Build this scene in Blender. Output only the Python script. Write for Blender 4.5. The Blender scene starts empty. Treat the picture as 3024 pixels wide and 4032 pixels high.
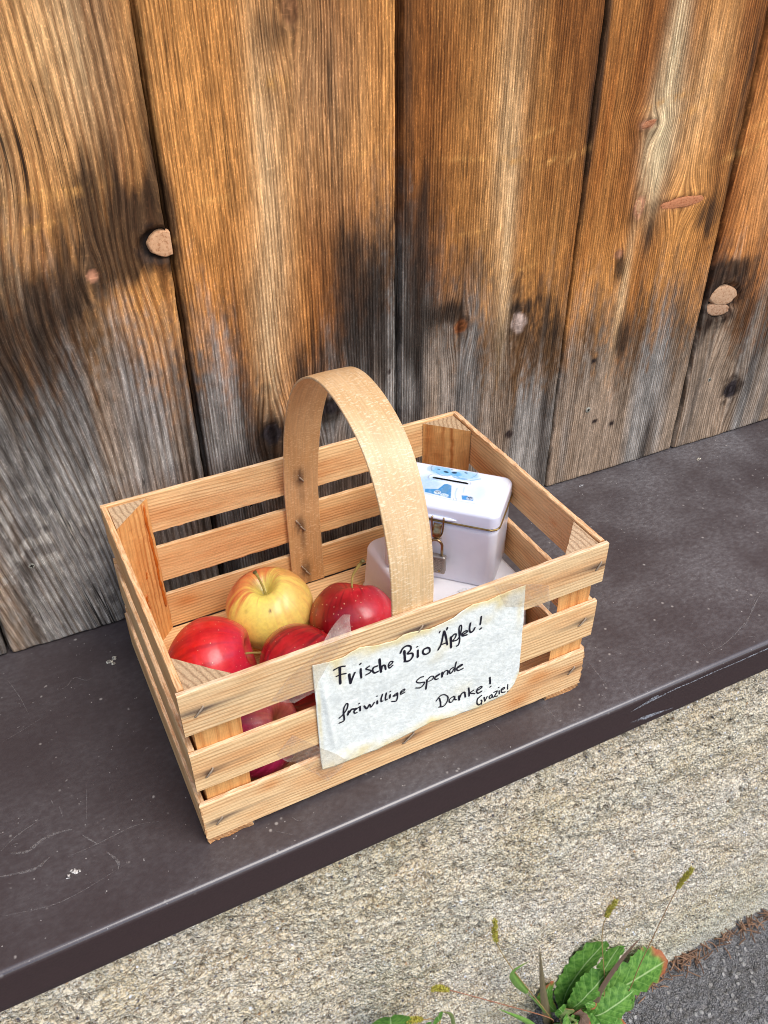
import bpy, math, random
import numpy as np
from mathutils import Vector, Matrix

scene = bpy.context.scene
# ------------------------------------------------------------------ camera
CAM_POS = (-0.0495, -0.4099, 0.6089)
YAW, PITCH, ROLL = 0.4633, -0.6365, -0.0080
cam_d = bpy.data.cameras.new("camera"); cam = bpy.data.objects.new("camera", cam_d)
scene.collection.objects.link(cam); scene.camera = cam
cam_d.sensor_fit = 'VERTICAL'; cam_d.sensor_height = 24.0; cam_d.sensor_width = 18.0
cam_d.lens = 24.0 * 3400.27 / 4032.0
cam_d.clip_start = 0.02; cam_d.clip_end = 400.0
cy, sy, cp, sp = math.cos(YAW), math.sin(YAW), math.cos(PITCH), math.sin(PITCH)
fwd = Vector((sy * cp, cy * cp, sp)); rgt = Vector((cy, -sy, 0)); upv = rgt.cross(fwd)
r2 = rgt * math.cos(ROLL) + upv * math.sin(ROLL); u2 = upv * math.cos(ROLL) - rgt * math.sin(ROLL)
M = Matrix((r2, u2, -fwd)).transposed().to_4x4(); M.translation = Vector(CAM_POS); cam.matrix_world = M

# ------------------------------------------------------------------ light: overcast daylight
SUN_DIR = Vector((0.24, -0.50, 0.83)).normalized()
world = bpy.data.worlds.new("World"); scene.world = world; world.use_nodes = True
wn = world.node_tree.nodes; wn.clear()
w_out = wn.new("ShaderNodeOutputWorld"); w_bg = wn.new("ShaderNodeBackground"); w_sky = wn.new("ShaderNodeTexSky")
w_sky.sky_type = 'NISHITA'; w_sky.sun_disc = False
w_sky.sun_elevation = math.asin(SUN_DIR.z); w_sky.sun_rotation = math.atan2(SUN_DIR.x, SUN_DIR.y)
w_sky.air_density = 1.0; w_sky.dust_density = 2.2; w_sky.ozone_density = 1.0
w_bg.inputs[1].default_value = 0.155
world.node_tree.links.new(w_sky.outputs[0], w_bg.inputs[0]); world.node_tree.links.new(w_bg.outputs[0], w_out.inputs[0])
sun_d = bpy.data.lights.new("sun", 'SUN'); sun = bpy.data.objects.new("sun", sun_d); scene.collection.objects.link(sun)
sun_d.energy = 1.25; sun_d.angle = math.radians(40); sun_d.color = (1.0, 0.985, 0.965)
sun.rotation_euler = SUN_DIR.to_track_quat('Z', 'Y').to_euler()
scene.cycles.use_denoising = True; scene.cycles.use_adaptive_sampling = False; scene.cycles.filter_width = 1.05
scene.view_settings.view_transform = 'Standard'; scene.view_settings.look = 'None'
scene.view_settings.exposure = 0.70; scene.view_settings.gamma = 1.0; scene.view_settings.use_curve_mapping = False

# ------------------------------------------------------------------ helpers
def lin(r, g, b):
    f = lambda c: (c / 255 / 12.92) if c / 255 <= 0.04045 else ((c / 255 + 0.055) / 1.055) ** 2.4
    return np.array([f(r), f(g), f(b)])

def L4(r, g, b):
    return (*[float(v) for v in lin(r, g, b)], 1.0)

def _hash(xi, yi, seed):
    m = np.uint64(0xFFFFFFFF)
    h = (xi.astype(np.int64).astype(np.uint64) * np.uint64(374761393) + yi.astype(np.int64).astype(np.uint64) * np.uint64(668265263) + np.uint64((seed * 1274126177 + 977) & 0xFFFFFFFF)) & m
    h = ((h ^ (h >> np.uint64(13))) * np.uint64(1274126177)) & m
    h = ((h ^ (h >> np.uint64(16))) * np.uint64(2246822519)) & m
    h = h ^ (h >> np.uint64(15))
    return (h & np.uint64(0xFFFFFF)).astype(np.float64) / float(0xFFFFFF)

def vnoise(x, y, seed=0):
    x = np.asarray(x, float); y = np.asarray(y, float); x, y = np.broadcast_arrays(x, y)
    xi = np.floor(x); yi = np.floor(y); fx = x - xi; fy = y - yi
    fx = fx * fx * (3 - 2 * fx); fy = fy * fy * (3 - 2 * fy)
    a = _hash(xi, yi, seed); b = _hash(xi + 1, yi, seed); c = _hash(xi, yi + 1, seed); d = _hash(xi + 1, yi + 1, seed)
    return (a * (1 - fx) + b * fx) * (1 - fy) + (c * (1 - fx) + d * fx) * fy

def fbm(x, y, seed=0, octv=4, gain=0.5):
    s = 0; a = 1.0; t = 0; x = np.asarray(x, float); y = np.asarray(y, float)
    for i in range(octv):
        s = s + a * vnoise(x, y, seed + i * 17); t += a; a *= gain; x = x * 2.03 + 5.1; y = y * 2.03 + 3.7
    return s / t

def sstep(a, b, x):
    t = np.clip((np.asarray(x, float) - a) / (b - a), 0, 1); return t * t * (3 - 2 * t)

def gauss(x, y, x0, y0, rx, ry, ang=0.0):
    dx = x - x0; dy = y - y0; c, s = math.cos(ang), math.sin(ang)
    u = (dx * c + dy * s) / rx; v = (-dx * s + dy * c) / ry
    return np.exp(-(u * u + v * v))

COL = scene.collection
def mesh_obj(name, verts, faces, mat=None, parent=None, smooth=False, attrs=None, slots=None, midx=None):
    me = bpy.data.meshes.new(name)
    me.from_pydata([tuple(v) for v in np.asarray(verts, float).tolist()], [], [tuple(f) for f in faces])
    me.update()
    for m in (slots or ([mat] if mat else [])): me.materials.append(m)
    if midx is not None: me.polygons.foreach_set("material_index", np.asarray(midx, np.int32))
    if smooth: me.polygons.foreach_set("use_smooth", np.ones(len(me.polygons), bool))
    for k, v in (attrs or {}).items():
        v = np.asarray(v, float)
        if v.ndim == 1:
            a = me.attributes.new(k, 'FLOAT', 'POINT'); a.data.foreach_set("value", v.astype(np.float32))
        else:
            a = me.attributes.new(k, 'FLOAT_COLOR', 'POINT')
            c = np.ones((len(v), 4), np.float32); c[:, :3] = v; a.data.foreach_set("color", c.ravel())
    o = bpy.data.objects.new(name, me); COL.objects.link(o)
    if parent is not None: o.parent = parent
    return o

def empty(name, loc=(0, 0, 0), rotz=0.0, parent=None):
    o = bpy.data.objects.new(name, None); o.empty_display_size = 0.03
    COL.objects.link(o); o.location = loc; o.rotation_euler = (0, 0, rotz)
    if parent is not None: o.parent = parent
    return o

def tag(o, label=None, cat=None, group=None, kind=None):
    if label: o["label"] = label
    if cat: o["category"] = cat
    if group: o["group"] = group
    if kind: o["kind"] = kind
    return o

def grid_faces(nr, nc, off=0, flip=False):
    i = np.arange(nr - 1)[:, None] * nc + np.arange(nc - 1)[None, :] + off
    q = np.stack([i, i + 1, i + nc + 1, i + nc], -1).reshape(-1, 4)
    if flip: q = q[:, ::-1]
    return q.tolist()

class MB:
    """collects pieces into one mesh"""
    def __init__(s): s.v = []; s.f = []; s.m = []; s.a = {}
    def add(s, v, f, m=0, **attrs):
        v = np.asarray(v, float); o = len(s.v) and sum(len(x) for x in s.v)
        s.v.append(v); s.f += [tuple(int(i) + o for i in q) for q in f]; s.m += [m] * len(f)
        for k in set(s.a) | set(attrs):
            if k not in s.a: s.a[k] = [np.zeros(o)] if o else []
            s.a[k].append(np.broadcast_to(np.asarray(attrs.get(k, 0.0), float), (len(v),)))
    def tube(s, pts, r, n=8, m=0, caps=True, flat=1.0, **at):
        P = np.asarray(pts, float); k = len(P); r = np.broadcast_to(np.asarray(r, float), (k,))
        T = np.gradient(P, axis=0); T /= np.linalg.norm(T, axis=1)[:, None] + 1e-12
        ref = np.array([0, 0, 1.0]) if abs(T[0][2]) < 0.9 else np.array([1.0, 0, 0])
        V = []; nrm = ref - T[0] * (ref @ T[0]); nrm /= np.linalg.norm(nrm)
        for i in range(k):
            nrm = nrm - T[i] * (nrm @ T[i]); nrm /= np.linalg.norm(nrm) + 1e-12
            b = np.cross(T[i], nrm)
            for j in range(n):
                a = 2 * math.pi * j / n
                V.append(P[i] + r[i] * (math.cos(a) * nrm * flat + math.sin(a) * b))
        F = []
        for i in range(k - 1):
            for j in range(n):
                F.append((i * n + j, i * n + (j + 1) % n, (i + 1) * n + (j + 1) % n, (i + 1) * n + j))
        if caps:
            F.append(tuple(range(n))[::-1]); F.append(tuple((k - 1) * n + j for j in range(n)))
        s.add(V, F, m, **at)
    def box(s, lo, hi, m=0, **at):
        x0, y0, z0 = lo; x1, y1, z1 = hi
        v = [(x0, y0, z0), (x1, y0, z0), (x1, y1, z0), (x0, y1, z0), (x0, y0, z1), (x1, y0, z1), (x1, y1, z1), (x0, y1, z1)]
        s.add(v, [(3, 2, 1, 0), (4, 5, 6, 7), (0, 1, 5, 4), (1, 2, 6, 5), (2, 3, 7, 6), (3, 0, 4, 7)], m, **at)
    def build(s, name, mats, parent=None, smooth=False, extra=None):
        at = {k: np.concatenate(v) for k, v in s.a.items()}
        at.update(extra or {})
        mats = mats if isinstance(mats, (list, tuple)) else [mats]
        return mesh_obj(name, np.concatenate(s.v), s.f, parent=parent, smooth=smooth, attrs=at, slots=mats, midx=s.m)

def crom(pts, n=8):
    P = np.asarray(pts, float); 
    if len(P) < 3: return P[0] + (P[1] - P[0]) * np.linspace(0, 1, n)[:, None]
    Q = np.vstack([2 * P[0] - P[1], P, 2 * P[-1] - P[-2]]); out = []
    for i in range(1, len(Q) - 2):
        t = np.linspace(0, 1, n, endpoint=(i == len(Q) - 3))[:, None]
        a, b, c, d = Q[i - 1], Q[i], Q[i + 1], Q[i + 2]
        out.append(0.5 * (2 * b + (c - a) * t + (2 * a - 5 * b + 4 * c - d) * t ** 2 + (3 * b - a - 3 * c + d) * t ** 3))
    return np.vstack(out)

# ------------------------------------------------------------------ node helper
class NT:
    def __init__(s, name):
        s.mat = bpy.data.materials.new(name); s.mat.use_nodes = True; s.t = s.mat.node_tree; s.t.nodes.clear()
        s.out = s.t.nodes.new("ShaderNodeOutputMaterial"); s.b = s.t.nodes.new("ShaderNodeBsdfPrincipled")
        s.t.links.new(s.b.outputs[0], s.out.inputs[0])
    def _in(s, sock, v):
        if v is None: return
        if hasattr(v, 'is_output') or isinstance(v, bpy.types.NodeSocket): s.t.links.new(v, sock)
        elif isinstance(v, (tuple, list)) and len(v) == 3 and sock.type == 'RGBA': sock.default_value = (*v, 1)
        else: sock.default_value = v
    def set(s, **k):
        names = dict(col='Base Color', rough='Roughness', metal='Metallic', spec='Specular IOR Level', normal='Normal', coat='Coat Weight', coatr='Coat Roughness', sub='Subsurface Weight', subr='Subsurface Radius', subs='Subsurface Scale', trans='Transmission Weight', ior='IOR', alpha='Alpha')
        for a, v in k.items(): s._in(s.b.inputs[names[a]], v)
        return s
    def attr(s, n, col=False):
        a = s.t.nodes.new("ShaderNodeAttribute"); a.attribute_name = n; return a.outputs['Color' if col else 'Fac']
    def coord(s, k='Object'): return s.t.nodes.new("ShaderNodeTexCoord").outputs[k]
    def mapping(s, v, scale=(1, 1, 1), loc=(0, 0, 0), rot=(0, 0, 0)):
        m = s.t.nodes.new("ShaderNodeMapping"); s._in(m.inputs[0], v); m.inputs['Scale'].default_value = scale; m.inputs['Rotation'].default_value = rot
        s._in(m.inputs['Location'], loc); return m.outputs[0]
    def noise(s, v, scale=1, detail=3, rough=0.55, dist=0.0, col=False):
        n = s.t.nodes.new("ShaderNodeTexNoise"); s._in(n.inputs['Vector'], v); n.inputs['Scale'].default_value = scale
        n.inputs['Detail'].default_value = detail; n.inputs['Roughness'].default_value = rough; n.inputs['Distortion'].default_value = dist
        return n.outputs['Color' if col else 'Fac']
    def voro(s, v, scale=1, feature='F1', out='Distance', rand=1.0):
        n = s.t.nodes.new("ShaderNodeTexVoronoi"); n.feature = feature; s._in(n.inputs['Vector'], v); n.inputs['Scale'].default_value = scale; n.inputs['Randomness'].default_value = rand
        return n.outputs[out]
    def math(s, op, a, b=None, c=None, clamp=False):
        n = s.t.nodes.new("ShaderNodeMath"); n.operation = op; n.use_clamp = clamp
        s._in(n.inputs[0], a); s._in(n.inputs[1], b); s._in(n.inputs[2], c); return n.outputs[0]
    def ramp(s, v, a, b, lo=0.0, hi=1.0, smooth=True):
        n = s.t.nodes.new("ShaderNodeMapRange"); n.interpolation_type = 'SMOOTHSTEP' if smooth else 'LINEAR'
        s._in(n.inputs[0], v); n.inputs[1].default_value = a; n.inputs[2].default_value = b; n.inputs[3].default_value = lo; n.inputs[4].default_value = hi; return n.outputs[0]
    def mix(s, f, a, b, mode='MIX'):
        n = s.t.nodes.new("ShaderNodeMix"); n.data_type = 'RGBA'; n.blend_type = mode; n.clamp_result = False
        s._in(n.inputs[0], f); s._in(n.inputs[6], a); s._in(n.inputs[7], b); return n.outputs[2]
    def xyz(s, x, y, z):
        n = s.t.nodes.new("ShaderNodeCombineXYZ")
        for i, v in enumerate((x, y, z)): s._in(n.inputs[i], v)
        return n.outputs[0]
    def sep(s, v):
        n = s.t.nodes.new("ShaderNodeSeparateXYZ"); s._in(n.inputs[0], v); return n.outputs
    def bump(s, h, dist=0.001, strength=1.0, normal=None):
        n = s.t.nodes.new("ShaderNodeBump"); s._in(n.inputs['Height'], h); n.inputs['Distance'].default_value = dist; n.inputs['Strength'].default_value = strength
        s._in(n.inputs['Normal'], normal); return n.outputs[0]
    def objrand(s):
        return s.t.nodes.new("ShaderNodeObjectInfo").outputs['Random']
    def objcol(s):
        return s.t.nodes.new("ShaderNodeObjectInfo").outputs['Color']

def simple(name, col, rough=0.5, metal=0.0, spec=0.5):
    n = NT(name); n.set(col=tuple(col)[:3] + (1.0,), rough=rough, metal=metal, spec=spec); return n.mat

WALL_ROT = -0.0095          # the wall runs a hair off the crate's own axes
EDGE_D = -0.0332; WALL_D = 0.2829; CONC_D = -0.0050
def wallframe(name): return empty(name, (0, 0, 0), WALL_ROT)
# ================================================================== plank wall
PERIOD = {}
def wood_wall_material():
    n = NT("weathered_spruce")
    co = n.sep(n.coord('Object')); um = n.attr('um'); uc = n.attr('uc'); base = n.attr('col', True); g = n.attr('g')
    z = co[2]
    wob = n.noise(n.xyz(n.math('MULTIPLY', um, 60), n.math('MULTIPLY', z, 2.2), 0.0), 1.0, 2, 0.5)
    ph = n.math('MULTIPLY', n.math('ADD', uc, n.math('MULTIPLY', wob, 1.1)), 6.2832)
    ring = n.math('MULTIPLY_ADD', n.math('SINE', ph), 0.5, 0.5)
    ring = n.math('POWER', ring, 1.9)
    amp = n.ramp(n.noise(n.xyz(n.math('MULTIPLY', um, 45), n.math('MULTIPLY', z, 3.0), 3.3), 1.0, 3, 0.6), 0.28, 0.66, 0.45, 1.0)
    ring_a = n.math('MULTIPLY', ring, amp)
    fib = n.noise(n.xyz(n.math('MULTIPLY', um, 1400), n.math('MULTIPLY', z, 70), 1.7), 1.0, 3, 0.6)
    fleck = n.noise(n.xyz(n.math('MULTIPLY', um, 800), n.math('MULTIPLY', z, 420), 8.7), 1.0, 2, 0.5)
    mott = n.noise(n.xyz(n.math('MULTIPLY', um, 130), n.math('MULTIPLY', z, 26), 5.1), 1.0, 4, 0.65)
    dark = n.mix(n.math('MULTIPLY', ring_a, 0.84), base, n.mix(1.0, base, (0.35, 0.26, 0.20, 1), 'MULTIPLY'))
    v = n.math('MULTIPLY', n.ramp(fib, 0.28, 0.72, 0.62, 1.36), n.ramp(mott, 0.3, 0.72, 0.74, 1.22))
    strk = n.noise(n.xyz(n.math('MULTIPLY', um, 380), n.math('MULTIPLY', z, 8), 6.6), 1.0, 3, 0.6)
    v = n.math('MULTIPLY', v, n.ramp(strk, 0.30, 0.70, 0.74, 1.24))
    v = n.math('MULTIPLY', v, n.ramp(fleck, 0.54, 0.74, 1.0, 1.5))
    c = n.mix(1.0, dark, n.xyz(v, v, v), 'MULTIPLY')
    # drying cracks that follow the grain
    ck = n.noise(n.xyz(n.math('MULTIPLY', um, 95), n.math('MULTIPLY', z, 2.2), 9.0), 1.0, 2, 0.45)
    ck = n.math('ABSOLUTE', n.math('SUBTRACT', ck, 0.5))
    ckm = n.math('MULTIPLY', n.ramp(ck, 0.0, 0.007, 1.0, 0.0), n.ramp(n.noise(n.xyz(n.math('MULTIPLY', um, 14), n.math('MULTIPLY', z, 5.0), 2.0), 1.0, 1), 0.50, 0.60, 0.0, 1.0))
    ckm = n.math('MULTIPLY', ckm, n.attr('ck'))
    c = n.mix(n.math('MULTIPLY', ckm, 0.9), c, (0.008, 0.006, 0.005, 1))
    h = n.math('SUBTRACT', n.math('ADD', n.math('MULTIPLY', ring_a, 0.55), n.math('MULTIPLY', fib, 0.5)), n.math('MULTIPLY', ckm, 1.5))
    n.set(col=c, rough=n.ramp(g, 0, 1, 0.65, 0.9), spec=n.ramp(g, 0, 1, 0.14, 0.05), normal=n.bump(h, 0.0009, 0.75))
    return n.mat
M_WALL = wood_wall_material()

def cut_knot_material():
    n = NT("cut_knot_wood")
    co = n.coord('Object'); r = n.attr('rr'); e = n.noise(co, 160, 3, 0.6)
    ring = n.math('MULTIPLY_ADD', n.math('SINE', n.math('ADD', n.math('MULTIPLY', r, 15), n.math('MULTIPLY', e, 14))), 0.5, 0.5)
    c = n.mix(n.math('MULTIPLY', ring, 0.30), n.attr('kc', True), n.mix(1.0, n.attr('kc', True), (0.62, 0.5, 0.42, 1), 'MULTIPLY'))
    c = n.mix(n.ramp(n.noise(co, 420, 2), 0.50, 0.68, 0, 0.6), c, n.mix(1.0, c, (0.50, 0.30, 0.18, 1), 'MULTIPLY'))
    n.set(col=c, rough=0.75, spec=0.15, normal=n.bump(n.math('ADD', n.math('MULTIPLY', ring, 0.3), e), 0.0004, 0.6)); return n.mat
M_KNOT = cut_knot_material()
M_BLACK = simple("recess_shade", (0.012, 0.009, 0.007), 0.9, 0, 0.1)  # near-black colour standing for the shade inside slot, screw recess and crack

GREY_S = [-0.35, -0.06, 0.0, 0.021, 0.071, 0.10, 0.107, 0.125, 0.15, 0.175, 0.185, 0.21, 0.24, 0.263, 0.308, 0.316, 0.333, 0.37, 0.41, 0.45, 0.498, 0.515, 0.54, 0.575, 0.60, 0.65, 0.706, 0.718, 0.76, 0.807, 1.3]
GREY_Z = [0.36, 0.36, 0.39, 0.365, 0.32, 0.31, 0.30, 0.30, 0.26, 0.20, 0.20, 0.25, 0.31, 0.36, 0.37, 0.37, 0.35, 0.28, 0.245, 0.24, 0.24, 0.24, 0.23, 0.235, 0.19, 0.235, 0.245, 0.25, 0.24, 0.235, 0.24]
DARKS = [  # s, z, rs, rz, angle, strength: soot and water staining that belongs to the boards
 (0.045, 0.418, 0.020, 0.050, 0.55, .55), (0.078, 0.392, 0.022, 0.032, 0.6, .75), (0.062, 0.368, 0.026, 0.016, 0.1, .80), (0.011, 0.343, 0.045, 0.022, -.2, .65),
 (-0.037, 0.25, 0.05, 0.06, 0, .36), (-0.04, 0.32, 0.05, 0.04, 0, .45), (0.266, 0.325, 0.036, 0.055, 0, .62), (0.275, 0.25, 0.032, 0.06, 0, .68), (0.215, 0.232, 0.02, 0.05, 0, .5),
 (0.108, 0.34, 0.008, 0.11, 0, .55), (0.16, 0.30, 0.02, 0.05, 0, .28), (0.33, 0.31, 0.019, 0.075, 0, .62), (0.325, 0.235, 0.016, 0.05, 0, .45), (0.365, 0.258, 0.022, 0.014, 0, .70),
 (0.396, 0.31, 0.02, 0.05, 0, .38), (0.345, 0.37, 0.02, 0.05, 0, .30), (0.456, 0.248, 0.022, 0.010, 0, .60), (0.492, 0.215, 0.014, 0.045, 0, .60), (0.317, 0.45, 0.006, 0.12, 0, .55), (0.516, 0.46, 0.006, 0.14, 0, .60),
 (0.508, 0.43, 0.010, 0.10, 0, .30), (0.597, 0.187, 0.010, 0.032, 0, .75), (0.574, 0.268, 0.009, 0.018, 0, .65), (0.61, 0.30, 0.014, 0.030, 0, .40), (0.690, 0.305, 0.018, 0.018, 0, .60), (0.69, 0.365, 0.02, 0.08, 0, .35), (0.735, 0.238, 0.022, 0.012, 0, .85),
 (0.760, 0.235, 0.018, 0.02, 0, .5), (0.74, 0.178, 0.014, 0.016, 0, .55), (0.722, 0.20, 0.006, 0.05, 0, .8), (0.705, 0.45, 0.006, 0.14, 0, .5), (0.173, 0.168, 0.018, 0.028, 0, .70), (0.235, 0.184, 0.012, 0.014, 0, .75), (0.16, 0.12, 0.05, 0.06, 0, .18), (0.27, 0.12, 0.05, 0.08, 0, .26),
 (0.09, 0.15, 0.012, 0.12, 0, .35), (0.125, 0.13, 0.02, 0.12, 0, .26), (0.0, 0.185, 0.045, 0.06, 0, .20), (-0.08, 0.20, 0.04, 0.10, 0, .15), (0.098, 0.47, 0.006, 0.12, 0, .45), (0.20, 0.515, 0.015, 0.02, 0, .4), (0.04, 0.06, 0.04, 0.05, 0, .30), (0.08, 0.38, 0.03, 0.03, 0, .35)]
LIGHTS = [(0.60, 0.47, 0.012, 0.09, 0.0, .85), (0.598, 0.385, 0.014, 0.055, 0.05, .95), (0.612, 0.40, 0.025, 0.06, 0, .35), (0.19, 0.40, 0.014, 0.13, 0, .45), (0.178, 0.27, 0.016, 0.08, 0, .45), (0.42, 0.42, 0.02, 0.14, 0, .30), (0.43, 0.30, 0.007, 0.10, 0, .45), (0.585, 0.24, 0.006, 0.07, 0, .45), (0.05, 0.52, 0.04, 0.09, 0, .35), (-0.02, 0.45, 0.02, 0.09, 0, .35), (0.24, 0.46, 0.04, 0.1, 0, .2), (0.65, 0.44, 0.03, 0.08, 0, .2), (0.80, 0.36, 0.05, 0.1, 0, .2)]
SCRAPES = [(0.39, 0.402, 0.03, 0.0022, -.10), (0.455, 0.415, 0.03, 0.002, .22), (0.47, 0.39, 0.02, 0.003, .25), (0.50, 0.392, 0.014, 0.004, .3), (0.43, 0.395, 0.02, 0.003, 0), (0.02, 0.42, 0.03, 0.004, .05), (-0.01, 0.395, 0.03, 0.003, .2), (0.15, 0.40, 0.02, 0.002, 0), (0.20, 0.48, 0.012, 0.006, 0), (0.60, 0.43, 0.03, 0.003, .2), (0.64, 0.42, 0.02, 0.004, .4), (0.65, 0.445, 0.02, 0.003, .3), (0.72, 0.37, 0.03, 0.004, .2), (0.10, 0.372, 0.008, 0.003, 0), (0.28, 0.42, 0.02, 0.002, .1), (0.76, 0.40, 0.03, 0.004, .2), (0.39, 0.335, 0.02, 0.002, 0), (0.45, 0.29, 0.02, 0.002, .1)]
KNOTS = [  # s, z, rx, rz, kind
 (0.0955, 0.3715, 0.017, 0.013, 'cut'), (0.0382, 0.3561, 0.0050, 0.0050, 'pink'), (0.2176, 0.5283, 0.0085, 0.0110, 'brown'), (0.5827, 0.4116, 0.0110, 0.0045, 'pink'), (0.5884, 0.332, 0.0075, 0.012, 'pink'),
 (0.645, 0.328, 0.03, 0.006, 'spike'), (0.5709, 0.2839, 0.0060, 0.0050, 'pink'), (0.3811, 0.2418, 0.0090, 0.0085, 'orange'), (0.4505, 0.2318, 0.0095, 0.0120, 'pale'), (0.742, 0.2005, 0.023, 0.021, 'cutr'), (0.792, 0.0707, 0.0125, 0.0150, 'black'),
 (0.5596, 0.1627, 0.004, 0.003, 'hole'), (0.575, 0.0797, 0.0045, 0.0035, 'hole'), (0.6014, 0.0691, 0.003, 0.003, 'hole'), (0.4517, 0.0956, 0.005, 0.005, 'hole'), (0.1728, 0.174, 0.011, 0.012, 'black'), (0.2353, 0.1861, 0.009, 0.008, 'black'), (0.30, 0.21, 0.002, 0.003, 'hole')]
PLANKS = [(-0.735, -0.532, 4.2), (-0.526, -0.322, 3.4), (-0.3165, -0.1145, 4.5), (-0.1105, 0.1012, 6.4), (0.1060, 0.3062, 3.05), (0.3135, 0.5125, 2.65), (0.5162, 0.7100, 2.95), (0.7150, 0.918, 3.9), (0.924, 1.128, 3.2), (1.134, 1.335, 3.6), (1.341, 1.545, 4.0)]
TINTS = [(1, 1, 1), (0.95, .95, .95), (1, 1, 1), (1.0, 1.0, 1.0), (0.98, 0.92, 0.86), (0.92, 0.90, 0.86), (1.02, 0.96, 0.88), (0.92, 0.76, 0.66), (1, .95, .9), (1, .9, .85), (1, 1, 1)]
C_ORA = lin(214, 151, 84); C_ORD = lin(148, 92, 44); C_GR1 = lin(158, 151, 142); C_GR2 = lin(88, 81, 75); C_GRB = lin(166, 142, 118); C_BLK = lin(46, 37, 30); C_PAL = lin(250, 222, 172)

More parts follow.
